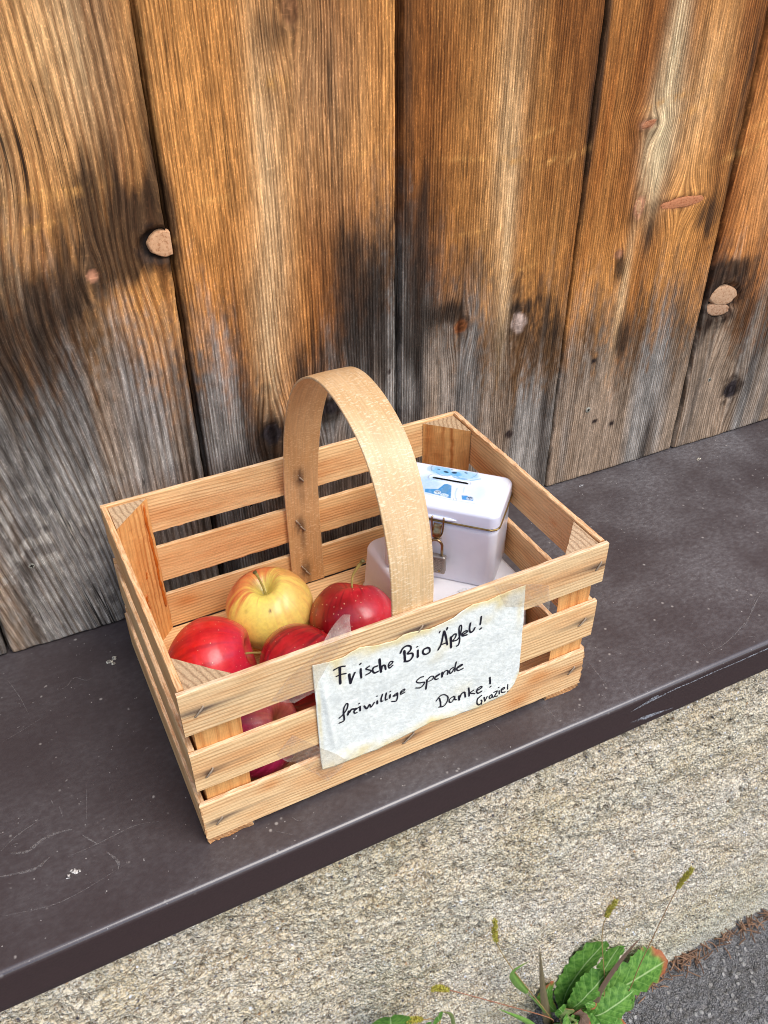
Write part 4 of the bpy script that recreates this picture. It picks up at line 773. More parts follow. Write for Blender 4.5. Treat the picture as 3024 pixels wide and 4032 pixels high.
STROKES = [
(1.4,[11250,14272,11640,14372,11896,14344,12152,14259]),
(2.1,[11730,14328,11717,13754,11709,13172,11698,12634]),
(1.3,[11419,13511,11791,13548,12197,13461]),
(2.2,[12451,13248,12472,12744,12514,12301]),
(1.6,[12533,12316,12700,12780,12902,13224]),
(1.8,[13390,13379,13379,12941,13405,12457]),
(1.5,[13334,13869,13430,13935]),
(1.3,[14119,13331,13811,13200,13998,13010,14224,12801,14106,12635,13778,12572]),
(1.6,[14767,13034,14458,13010,14357,12712,14526,12430,14817,12463]),
(2.1,[14966,13627,14997,12948,15049,12300]),
(1.7,[15070,12415,15171,12839,15384,12786,15452,12380]),
(1.3,[15695,12537,16009,12710,16068,12881,15853,12934,15695,12661,15773,12349,16067,12483]),
(1.7,[16737,13466,16919,13834,17257,13979,17599,13761,17604,13395,17338,13123,17757,12957,17763,12586,17470,12323,17051,12430]),
(2.1,[17067,13524,17095,13024,17114,12461]),
(1.9,[18239,13070,18222,12369]),
(1.1,[18118,13448,18241,13465]),
(1.7,[19095,12979,18747,12925,18680,12587,18911,12355,19259,12440,19249,12815,19044,13002]),
(1.7,[20020,12334,20304,12883,20510,14069]),
(1.9,[20562,14016,20717,13309,20852,12508]),
(1.3,[20334,12746,20792,12722]),
(1.3,[20109,14067,20154,14216]),
(1.6,[20759,14109,20802,14300]),
(2.1,[21156,13141,21183,12543,21196,12039]),
(1.5,[21210,13086,21454,13313,21637,13231,21575,12921,21331,12661]),
(1.4,[21385,12605,21746,12596,22009,12971,22094,13789,21978,14053,21862,13831,21924,13133,21983,12488,21877,12038,21700,11963]),
(1.6,[22221,12876,22652,13022,22539,13195,22210,13066,22253,12769,22644,12717]),
(1.7,[22884,13897,22844,13274,22974,12847,23231,12918,23344,13176]),
(1.7,[23849,14174,23830,13330]),
(1.6,[23841,12801,23968,12869]),
(1.4,[11471,8876,11790,9128,12136,9577,12230,10050,12099,10170,11893,9810,11834,9263,11873,8765,11838,8356,11447,8301]),
(1.8,[12188,8862,12300,9279,12312,9061,12515,9323,12709,9273]),
(1.3,[12701,9013,12980,9183,12785,9232,12717,8898,12809,8715,12966,8711]),
(1.7,[13237,9258,13244,8777]),
(1.1,[12941,9203,13256,9248]),
(1.3,[13129,9631,13208,9653]),
(1.5,[13588,9152,13816,8713,14042,9099,14174,8711,14459,9093]),
(1.8,[14719,9117,14723,8822]),
(1.2,[14667,9698,14746,9673]),
(1.5,[15184,9642,15060,9205,15077,8877,15197,8868]),
(1.5,[15524,9625,15441,9167,15459,8838,15601,8871]),
(1.7,[15844,9250,15811,8896]),
(1.1,[15813,9620,15886,9625]),
(1.3,[16473,9167,16127,8972,16371,8900,16493,9103,16494,8622,16373,8256,16005,8394]),
(1.3,[16779,8983,17126,9152,17063,9290,16819,9149,16800,8839,17148,8901]),
(1.3,[18812,9866,18497,9895,18172,9636,18409,9349,18878,9199,18850,8957,18555,8721,18135,8891]),
(1.7,[19142,9322,19105,8786,19068,8290]),
(1.2,[19143,9279,19470,9541,19743,9407,19617,9129,19316,9066]),
(1.3,[19817,9200,20250,9369,20247,9456,19947,9349,19852,9140,19960,8959,20163,8943]),
(1.8,[20516,9493,20536,8973]),
(1.4,[20562,9173,20753,9505,21026,9478,21028,9030]),
(1.4,[21532,9592,21265,9468,21210,9154,21387,9025,21641,9455]),
(1.4,[21781,10105,21721,9586,21712,9058]),
(1.4,[21890,9292,22365,9424,22324,9550,21951,9432,21896,9161,22079,8965,22509,9013]),
(1.3,[20087,6334,20453,6757,20836,6712,21191,6254,21166,5710,20844,5318,20381,5437]),
(1.5,[20391,6483,20507,5930,20551,5410]),
(1.4,[21782,6011,21402,5835,21393,5498,21617,5381,21891,5769,21833,5953,21900,5577,22054,5435]),
(1.8,[22279,5817,22331,5291]),
(1.6,[22346,5471,22516,5943,22808,5979,22917,5363]),
(1.6,[23179,6346,23247,5879,23292,5295]),
(1.4,[23706,5801,23371,5630,23838,5296]),
(1.5,[24021,5547,24509,5705,24397,5886,24081,5766,24030,5418,24196,5176,24541,5251]),
(1.8,[25245,6575,25360,5744]),
(1.5,[25366,5334,25464,5379]),
(1.5,[24526,4755,24138,4543,24095,4056,24342,3766,24580,3995,24513,4221]),
(1.3,[24568,4161,24559,3717]),
(1.4,[24805,4389,24892,3897]),
(1.2,[24916,3916,25112,4358]),
(1.2,[25542,4392,25323,4249,25395,3989,25589,4112,25598,4332,25675,4004,25776,4016]),
(1.3,[25787,4521,26120,4510,25851,4042,26141,3957]),
(1.3,[26302,4481,26317,4123]),
(1.2,[26219,4860,26296,4859]),
(1.3,[26514,4405,26842,4494,26779,4621,26530,4525,26559,4191,26905,4079]),
(1.1,[27175,4802,27157,4271]),
(1.2,[27156,4003,27195,4028])]

def build_ink():
    mb = MB(); rng = random.Random(3)
    for w, flat in STROKES:
        P = np.array(flat, float).reshape(-1, 2) / 1e5; Q = crom([(a, b, 0) for a, b in P], 7)[:, :2]
        hw = w / 1000 / 2 * 1.02; n = len(Q); T = np.gradient(Q, axis=0); T /= np.linalg.norm(T, axis=1)[:, None] + 1e-12; N = np.stack([-T[:, 1], T[:, 0]], -1)
        def at(p, lift): return (p[0] - OFF[0], float(paper_y(p[0], p[1])) - 0.00022 - lift - OFF[1], p[1] - OFF[2])
        lift = rng.uniform(0, 0.00012); V = []; F = []
        for i in range(n):
            h = hw * (0.90 + 0.2 * float(vnoise(i * 0.35, w * 50, 4)))
            V += [at(Q[i] + N[i] * h, lift), at(Q[i] - N[i] * h, lift)]
        F = [(2 * i, 2 * i + 1, 2 * i + 3, 2 * i + 2) for i in range(n - 1)]
        for e, sgn in ((0, -1), (n - 1, 1)):
            c = len(V); V.append(at(Q[e], lift)); k0 = len(V)
            for k in range(9):
                a = math.pi * (k / 8 - 0.5); d = T[e] * sgn * math.cos(a) + N[e] * math.sin(a); V.append(at(Q[e] + d * hw * 0.95, lift))
            F += [(c, k0 + k, k0 + k + 1) if sgn > 0 else (c, k0 + k + 1, k0 + k) for k in range(8)]
        mb.add(V, F)
    mb.build("lettering", M_INK, sign)
build_ink()
def tape_material():
    n = NT("clear_adhesive_tape"); co = n.coord('Object'); g = n.t.nodes.new("ShaderNodeBsdfTransparent"); g.inputs[0].default_value = (0.955, 0.92, 0.87, 1)
    n.set(col=L4(214, 202, 184), rough=0.22, spec=0.6, normal=n.bump(n.noise(co, 120, 3), 0.0008, 0.5)); mx = n.t.nodes.new("ShaderNodeMixShader")
    n._in(mx.inputs[0], n.math('ADD', n.ramp(n.noise(co, 180, 3), 0.35, 0.7, 0.04, 0.16), n.attr('haze')))
    n.t.links.new(g.outputs[0], mx.inputs[1]); n.t.links.new(n.b.outputs[0], mx.inputs[2]); n.t.links.new(mx.outputs[0], n.out.inputs[0]); return n.mat
M_TAPE = tape_material()
def tape(poly, yf, haze=0.0, extra=None):
    """a piece of clear tape: polygon on the crate front (x,z), filled as rings towards its middle"""
    P = np.array(poly); d = np.concatenate([P, P[:1]]); Q = []
    for i in range(len(P)):
        for t in np.linspace(0, 1, 9, endpoint=False): Q.append(d[i] * (1 - t) + d[i + 1] * t)
    Q = np.array(Q); n = len(Q); c = P.mean(0); R = 8; V = []; F = []; H = []
    Q = Q + 0.0004 * (np.stack([vnoise(Q[:, 0] * 900, Q[:, 1] * 900, 1), vnoise(Q[:, 0] * 900, Q[:, 1] * 900, 2)], -1) - 0.5)
    for r in range(R):
        k = 1 - r / R
        for q in Q:
            p = c + (q - c) * k; V.append((p[0] - OFF[0], yf(p[0], p[1]) - OFF[1], min(p[1], 0.1702) - OFF[2])); H.append(haze + (0.10 if r == 0 else 0.0))
    V.append((c[0] - OFF[0], yf(c[0], c[1]) - OFF[1], c[1] - OFF[2])); H.append(haze)
    for r in range(R - 1):
        for j in range(n): F.append((r * n + j, r * n + (j + 1) % n, (r + 1) * n + (j + 1) % n, (r + 1) * n + j))
    for j in range(n): F.append(((R - 1) * n + j, (R - 1) * n + (j + 1) % n, R * n))
    if extra:
        o = len(V); V += [tuple(np.array(q) - OFF) for q in extra[0]]; F += [tuple(i + o for i in f) for f in extra[1]]; H += [0.15] * len(extra[0])
    mesh_obj("tape_strip", V, F, M_TAPE, sign, True, dict(haze=H))
def on_paper(x, z): return float(min(paper_y(x, z) - 0.0006 if x > 0.0955 else -0.0010, -0.0009))
def flap():
    xs = np.linspace(0, 1, 8); V = []; A0, A1 = np.array((0.1042, 0.0, 0.1700)), np.array((0.1284, 0.0, 0.1701)); B0, B1 = np.array((0.1262, 0.0060, 0.1838)), np.array((0.1318, 0.0060, 0.1812))
    for t in np.linspace(0, 1, 9):
        for s in xs:
            p = (A0 * (1 - s) + A1 * s) * (1 - t) + (B0 * (1 - s) + B1 * s) * t; p[1] += 0.004 * math.sin(t * 2.2) - 0.001; V.append(tuple(p))
    return V, grid_faces(9, 8)
tape([(0.1042, 0.1700), (0.0938, 0.1604), (0.0779, 0.1511), (0.0635, 0.134), (0.0806, 0.1229), (0.0972, 0.127), (0.0990, 0.1359), (0.1096, 0.1524), (0.1275, 0.1700)], on_paper, 0.05, flap())
tape([(0.0765, 0.0896), (0.0965, 0.0645), (0.118, 0.0400), (0.1120, 0.0300), (0.1006, 0.0229), (0.0853, 0.0423), (0.0774, 0.0565), (0.0698, 0.0616), (0.0624, 0.0745)], on_paper, 0.05)
def on_paper2(x, z): return float(min(paper_y(x, z) - 0.0006 if x < 0.2835 else -0.0012, -0.0011))
tape([(0.2474, 0.1700), (0.2533, 0.1602), (0.261, 0.1423), (0.2840, 0.1330), (0.2967, 0.1264), (0.3064, 0.118), (0.306, 0.1283), (0.3022, 0.1481), (0.2782, 0.1596), (0.2594, 0.1676)], on_paper2, 0.05)
# ================================================================== apples
def apple_material():
    n = NT("apple_skin"); co = n.coord('Object'); c = n.attr('col', True)
    f = n.noise(co, 260, 3, 0.6); v = n.ramp(f, 0.3, 0.7, 0.93, 1.07); c = n.mix(1.0, c, n.xyz(v, v, v), 'MULTIPLY')
    vd = n.voro(co, 270, 'F1', 'Distance'); vr = n.sep(n.voro(co, 270, 'F1', 'Color'))
    dot = n.math('MULTIPLY', n.ramp(vd, 0.09, 0.19, 1, 0), n.ramp(vr[0], 0.45, 0.62, 0, 1))
    c = n.mix(n.math('MULTIPLY', dot, n.attr('dots')), c, L4(242, 205, 165))
    n.set(col=c, rough=n.ramp(f, 0.3, 0.7, 0.30, 0.40), spec=0.42, coat=0.35, coatr=0.14, sub=0.0, subr=(1.0, 0.3, 0.15), subs=0.004, normal=n.bump(n.noise(co, 90, 3), 0.0007, 0.35)); return n.mat
M_APPLE = apple_material()
M_STEM = NT("apple_stem_bark"); M_STEM.set(col=M_STEM.mix(M_STEM.attr('tip'), M_STEM.mix(M_STEM.noise(M_STEM.coord(), 300, 3), L4(150, 140, 62), L4(196, 176, 104)), L4(96, 84, 40)), rough=0.6); M_STEM = M_STEM.mat
CAMV = np.array(CAM_POS); FW = np.array((0.447, 0.894, 0.0)); RT = np.array((0.894, -0.447, 0.0)); UPZ = np.array((0, 0, 1.0))
def apple(label, c, r, axis, paint, stem=None, group="apples in the crate", tall=0.93, dots=0.7, seed=0, wide=1.0, dimple=0.36):
    axis = np.array(axis, float); axis /= np.linalg.norm(axis)
    ref = np.array((0.31, 0.77, 0.2)); X = np.cross(ref, axis); X /= np.linalg.norm(X); Y = np.cross(axis, X)
    na, nt = 150, 110; t = np.concatenate([np.linspace(0.0001, 1, nt) ** 1.25 * math.pi]); A = np.linspace(0, 2 * math.pi, na, endpoint=False)
    T, G = np.meshgrid(t, A, indexing='ij')
    rad = np.sin(T) * (1 - 0.10 * np.clip(-np.cos(T), 0, 1) ** 1.2) * (1 + 0.03 * np.sin(T) ** 2); z = np.cos(T) * tall
    lob = 1 + 0.009 * np.cos(5 * G + seed) * (0.35 + 0.65 * np.clip(-np.cos(T), 0, 1)) + 0.030 * np.cos(G * 1 + seed * 1.7) * np.sin(T) + 0.018 * np.cos(2 * G + seed * .7)
    lob = lob + 0.055 * (fbm(np.cos(G) * 1.3 + seed, np.sin(G) * 1.3 + T * .6, seed, 2) - .5)
    z = z - np.where(T < math.pi / 2, dimple * np.exp(-(rad / 0.27) ** 2) * (1 + 0.04 * np.cos(3 * G + seed)) + 0.035 * np.cos(2 * G + seed) * np.exp(-((rad - .5) / .3) ** 2), 0) + np.where(T > math.pi / 2, 0.17 * np.exp(-(rad / 0.20) ** 2), 0)
    z = z + 0.03
    rad = rad * lob * wide
    L = np.stack([rad * np.cos(G), rad * np.sin(G), z], -1) * r
    Wd = L[..., 0:1] * X + L[..., 1:2] * Y + L[..., 2:3] * axis
    col = paint(T, G, Wd / r, seed)
    V = Wd.reshape(-1, 3); F = []
    for i in range(nt - 1):
        for j in range(na): F.append((i * na + j, (i + 1) * na + j, (i + 1) * na + (j + 1) % na, i * na + (j + 1) % na))
    F.append(tuple(range(na))); F.append(tuple((nt - 1) * na + j for j in range(na))[::-1])
    root = empty("apple", tuple(c)); tag(root, label, "apple", group)
    mesh_obj("flesh", V, F, M_APPLE, root, True, dict(col=np.clip(col, 0, 1).reshape(-1, 3), dots=np.full(len(V), dots)))
    if stem is not None:
        b = axis * (0.93 + 0.03 - dimple + 0.02) * r * (tall / 0.93); P = [b - axis * 0.003] + [b + np.array(q) for q in stem]
        Q = crom(P, 8); n = len(Q); R = np.interp(np.linspace(0, 1, n), [0, 0.15, 0.55, 0.88, 1], [0.0013, 0.00105, 0.00105, 0.0016, 0.0021])
        mb = MB(); mb.tube(Q, R, 10); tip = np.repeat(sstep(0.86, 0.97, np.linspace(0, 1, n)), 10)
        mb.build("stem", M_STEM, root, True, dict(tip=tip))
    return root
RED = lin(206, 28, 30); DEEP = lin(138, 16, 34); CRIM = lin(216, 52, 72); ORNG = lin(214, 78, 48); YEL = lin(253, 236, 118); PINK = lin(232, 138, 112); PLUM = lin(142, 44, 78)
def streaks(T, G, sd, f=9.0):
    lat = T * 1.1
    return fbm(np.cos(G) * f + 20, np.sin(G) * f + lat * 0.9, sd, 4, 0.6)
def mixc(a, b, t): t = np.clip(t, 0, 1)[..., None]; return a * (1 - t) + b * t
def side(W, d):
    d = np.array(d, float); d /= np.linalg.norm(d); return W @ d
def p_yellow(T, G, W, sd):
    s = streaks(T, G, sd, 8); s2 = streaks(T, G, sd + 5, 22); bl = fbm(W[..., 0] * 3 + 7, W[..., 2] * 3 + W[..., 1] * 2, sd, 3)
    c = mixc(YEL, lin(248, 228, 104), (bl - .4) * 1.2)
    blush = sstep(0.15, 0.85, side(W, RT * 0.85 + UPZ * 0.25 - FW * 0.05) + (s - 0.5) * 0.7) * 0.8
    c = mixc(c, lin(226, 138, 86), blush * (0.22 + 0.50 * s2))
    topb = sstep(0.45, 0.80, side(W, UPZ * 0.70 - RT * 0.62 + FW * 0.45) + (s - 0.5) * 0.55 + (s2 - .5) * .3)
    topb2 = sstep(0.62, 0.90, side(W, UPZ * 0.60 + RT * 0.35 + FW * 0.7) + (s - 0.5) * 0.6 + (s2 - .5) * .3)
    lo = sstep(0.55, 0.95, side(W, -RT * .9 + UPZ * .1 + FW * .2) + (s - .5) * .5)
    c = mixc(c, lin(216, 66, 52), np.maximum(topb, topb2 * 0.5) * (0.55 + 0.45 * s2)); c = mixc(c, lin(222, 120, 74), lo * 0.6)
    inner = np.exp(-((T / 0.30) ** 2)); c = mixc(c, lin(206, 186, 92), inner)
    f = CAMV - np.array((0.1224, 0.1769, 0.0507)); f /= np.linalg.norm(f); g2 = np.array((0.894, -0.447, 0.0)); u = W @ g2; v = W @ np.cross(g2, f) * 1.0
    sp = np.exp(-((u - 0.13) / 0.026) ** 2 - ((v - 0.02) / 0.045) ** 2) * (W @ f > 0.4); c = mixc(c, lin(120, 84, 26), sp * 1.2)
    sp2 = np.exp(-((u + 0.42) / 0.05) ** 2 - ((v - 0.02) / 0.05) ** 2) * (W @ f > 0.3); return mixc(c, lin(206, 184, 66), sp2 * .6)
def p_red(a, b, str_, lo=None, lod=None, f=8, l0=0.1):
    def fn(T, G, W, sd):
        s = streaks(T, G, sd, f); s2 = streaks(T, G, sd + 3, f * 3.2); m = fbm(W[..., 0] * 2.6 + sd, W[..., 1] * 2.6 + W[..., 2] * 2.1, sd + 9, 3)
        c = mixc(a, b, (m - 0.42) * 2.6); c = mixc(c, str_, sstep(0.47, 0.66, s * 0.55 + s2 * 0.45) * 0.9)
        if lo is not None:
            c = mixc(c, lo, sstep(l0, l0 + 0.8, side(W, lod) + (s - 0.5) * 0.5) * (0.6 + 0.4 * s2))
        return mixc(c, lin(150, 110, 50), np.exp(-((T / 0.22) ** 2)) * 0.8)
    return fn
YC = (0.1224, 0.1769, 0.0500)
apple("yellow apple with a red blush and upright stem, at the back of the crate", YC, 0.0408, UPZ + RT * -0.10 - FW * 0.06, p_yellow, [RT * -0.0020 + UPZ * 0.010, RT * -0.0050 + UPZ * 0.0220 - FW * .001, RT * -0.0075 + UPZ * 0.0275 - FW * .001], dots=0.15, seed=3, dimple=0.44)
apple("bright red apple lying on its side against the crate's front-left corner post", (0.0516, 0.1365, 0.0497), 0.0412, RT * 0.93 + UPZ * 0.24 + FW * 0.16, p_red(lin(214, 26, 26), lin(222, 54, 58), lin(178, 16, 26), lin(208, 44, 70), RT), [RT * 0.010 + UPZ * .002, RT * 0.020 + UPZ * 0.0052 - FW * .003, RT * 0.030 + UPZ * 0.0085 - FW * .005], dots=0.5, seed=5, tall=0.98, dimple=0.40)
apple("dark striped red apple pressed against the front slats under the tape", (0.1206, 0.0925, 0.0520), 0.0402, UPZ * 0.55 + RT * 0.62 + FW * 0.50, p_red(lin(190, 22, 34), lin(208, 40, 46), lin(124, 10, 28), lin(226, 84, 40), -UPZ * 1.0 + RT * .3, 10), None, dots=0.35, seed=8)
apple("deep red speckled apple with a long stem, beside the white tub", (0.1850, 0.1280, 0.0500), 0.0396, UPZ * 0.80 + FW * 0.56 + RT * 0.02, p_red(lin(156, 10, 26), lin(204, 30, 46), lin(128, 8, 24), lin(214, 50, 62), RT * .8 - FW * .6), [UPZ * 0.010, UPZ * 0.020 + RT * .0006 + FW * .004, UPZ * 0.029 + RT * 0.005 + FW * .006, UPZ * 0.0375 + RT * 0.0110 + FW * .007], dots=0.95, seed=11, dimple=0.40)
apple("plum red apple with a pale pink hollow, seen only through the front slats", (0.0600, 0.0492, 0.0465), 0.0374, RT * 0.75 + UPZ * 0.55 - FW * 0.10, p_red(lin(164, 36, 74), lin(150, 24, 50), lin(120, 14, 42), lin(240, 140, 112), RT * .75 + UPZ * .5, 8, 0.45), None, dots=0.3, seed=14)

# ================================================================== upturned white tub and money tin
def rounded_rect(hx, hy, r, n=10):
    P = []
    for cx, cy, a0 in ((hx - r, hy - r, 0), (-hx + r, hy - r, 90), (-hx + r, -hy + r, 180), (hx - r, -hy + r, 270)):
        for k in range(n + 1):
            a = math.radians(a0 + 90 * k / n); P.append((cx + r * math.cos(a), cy + r * math.sin(a)))
    return P
def loft(mb, rings, cap0=True, cap1=True, m=0, **at):
    n = len(rings[0]); V = [p for r in rings for p in r]; F = []
    for i in range(len(rings) - 1):
        for j in range(n): F.append((i * n + j, i * n + (j + 1) % n, (i + 1) * n + (j + 1) % n, (i + 1) * n + j))
    if cap0: F.append(tuple(range(n))[::-1])
    if cap1: F.append(tuple((len(rings) - 1) * n + j for j in range(n)))
    mb.add(V, F, m, **at)
def plastic():
    n = NT("white_plastic"); co = n.coord('Object'); f = n.noise(co, 60, 3); g = n.noise(co, 400, 2)
    n.set(col=n.mix(n.ramp(g, 0.68, 0.78, 0, 0.15), n.mix(f, L4(222, 220, 220), L4(236, 234, 234)), L4(180, 174, 170)), rough=0.42, spec=0.4, sub=0.12, subr=(1, 1, 1), subs=0.006); return n.mat
tub = empty("upturned_tub", (0.2915, 0.1420, 0.0104)); tag(tub, "upturned white plastic tub under the money tin, in the crate's right half", "tub")
mb = MB(); R = []
hx, hy, H = 0.0585, 0.0690, 0.0600
for z, k in ((0.0, 0.0022), (0.003, 0.0022), (0.0045, 0.0008), (0.02, 0.0), (0.052, -0.0022)): R.append([(x, y, z) for x, y in rounded_rect(hx + k, hy + k, 0.014)])
for k in range(1, 7):
    a = math.pi / 2 * k / 6; q = 0.0060 * (1 - math.cos(a)) + 0.0022; z = 0.052 + 0.008 * math.sin(a); R.append([(x, y, z) for x, y in rounded_rect(hx - q, hy - q, 0.013)])
loft(mb, R); mb.build("body", plastic(), tub, True)
TZ = 0.0104 + H
ANG = -math.pi / 4
tin = empty("money_tin", tuple(np.array((0.7071, -0.7071, 0)) * 0.1045 + np.array((-0.7071, -0.7071, 0)) * -0.3134 + np.array((0, 0, TZ + 0.0002))), ANG)
tag(tin, "small white money tin with blue puppies printed round its coin slot", "money tin")
def tin_white(name, dirt=0.5):
    n = NT(name); co = n.coord('Object'); f = n.noise(co, 45, 3); g = n.noise(co, 240, 3, 0.6)
    c = n.mix(f, L4(220, 224, 236), L4(236, 240, 250)); c = n.mix(n.ramp(g, 0.62, 0.74, 0, 0.05 * dirt), c, L4(150, 140, 130))
    n.set(col=c, rough=0.30, spec=0.5, coat=0.25, coatr=0.15, normal=n.bump(n.noise(co, 40, 2), 0.0006, 0.3)); return n.mat
M_TIN = tin_white("lilac_white_enamel")
def brass():
    n = NT("tarnished_brass"); co = n.coord('Object'); f = n.noise(co, 300, 3, 0.6); n.set(col=n.mix(f, L4(96, 76, 40), L4(190, 164, 104)), metal=0.9, rough=0.35); return n.mat
M_BRASS = brass()
BX, BY = 0.0548, 0.0336    # half sizes; local +x runs to the crate's front right, local -y is the locked front
mb = MB(); R = []
for z, k in ((0.0, -0.0030), (0.0006, -0.0020), (0.002, -0.0012), (0.06, -0.0010), (0.0685, -0.0008)): R.append([(x, y, z) for x, y in rounded_rect(BX + k, BY + k, 0.0085)])
loft(mb, R); mb.build("tin_body", M_TIN, tin, True)
# seam bead
mb = MB(); P = rounded_rect(BX + 0.0004, BY + 0.0004, 0.009); P = P + P[:2]
mb.tube([(x, y, 0.0692 + 0.0004 * math.sin(i * 2.1)) for i, (x, y) in enumerate(P)], 0.00085, 8, 0, False); mb.build("seam", M_BRASS, tin, True)
def lid_material():
    n = NT("printed_lid_enamel"); co = n.coord('Object'); g = n.noise(co, 260, 3, 0.6)
    c = n.mix(n.ramp(g, 0.70, 0.78, 0, 0.08), n.attr('col', True), L4(160, 160, 170))
    n.set(col=c, rough=0.26, spec=0.5, coat=0.3, coatr=0.12); return n.mat
def build_lid():
    A = 0.1096; B = 0.0680; h0, h1 = 0.0700, 0.0838
    # top as polar-warped rounded rectangle rings so that the edge is round; fine for the print
    rings = []; n = 24
    base = rounded_rect(BX, BY, 0.0092, n)
    lo = [[(x, y, h0) for x, y in base], [(x, y, h1 - 0.0036) for x, y in base]]
    mb = MB()
    for k in range(1, 9):
        a = math.pi / 2 * k / 8; q = 0.0034 * (1 - math.cos(a)); lo.append([(x, y, h1 - 0.0036 + 0.0036 * math.sin(a)) for x, y in rounded_rect(BX - q, BY - q, 0.0092 - q * 0.9, n)])
    m = len(base); V = [p for r in lo for p in r]; F = []
    for i in range(len(lo) - 1):
        for j in range(m): F.append((i * m + j, i * m + (j + 1) % m, (i + 1) * m + (j + 1) % m, (i + 1) * m + j))
    # top sheet: grid clipped to the inner ring, with the slot left open
    q = 0.0034; gx = np.linspace(-BX + q, BX - q, 236); gy = np.linspace(-BY + q, BY - q, 140)
    X, Y = np.meshgrid(gx, gy); rr = 0.0092 - q * .9
    ax, ay = np.abs(X) - (BX - q - rr), np.abs(Y) - (BY - q - rr); d = np.hypot(np.maximum(ax, 0), np.maximum(ay, 0)); k = np.where((ax > 0) & (ay > 0), np.minimum(1, rr / np.maximum(d, 1e-9)), 1)
    X2 = np.where((ax > 0) & (ay > 0), np.sign(X) * ((BX - q - rr) + ax * k), X); Y2 = np.where((ax > 0) & (ay > 0), np.sign(Y) * ((BY - q - rr) + ay * k), Y)
    sx, sy = -0.0008, 0.0105; sl = 0.0160; sw = 0.00125
    dsl = np.hypot(np.maximum(np.abs(X2 - sx) - sl, 0), Y2 - sy)
    Z = np.full(X.shape, h1) + 0.0008 * np.exp(-((dsl - 0.0042) / 0.0010) ** 2)
    a = (X2 + 0.0548) * 1000; b = (0.0336 - Y2) * 1000     # mm from the left end / from the back edge
    col = paint_lid(a, b)
    gv = np.stack([X2, Y2, Z], -1).reshape(-1, 3); o = len(V); gf = np.array(grid_faces(140, 236))
    hole = (dsl < sw + 0.0002).ravel(); keep = ~hole[gf].all(1); gf = gf[keep]
    top_i = (gf + o).tolist(); V = np.vstack([np.array(V), gv]); F += [tuple(f) for f in top_i]
    side_c = np.tile(lin(226, 230, 244), (o, 1)); C = np.vstack([side_c, col.reshape(-1, 3)])
    lid = mesh_obj("tin_lid", V, F, lid_material(), tin, True, dict(col=np.clip(C, 0, 1)))
    s = MB(); P = []
    for k in range(24): 
        t = math.pi * k / 23 - math.pi / 2; P.append((sx + sl + math.cos(t) * (sw + .0003), sy + math.sin(t) * (sw + .0003)))
    for k in range(24):
        t = math.pi * k / 23 + math.pi / 2; P.append((sx - sl + math.cos(t) * (sw + .0003), sy + math.sin(t) * (sw + .0003)))
    loft(s, [[(x, y, h1 + 0.0001) for x, y in P], [(x, y, h1 - 0.004) for x, y in P]], False, True); s.build("coin_slot", M_BLACK, lid)
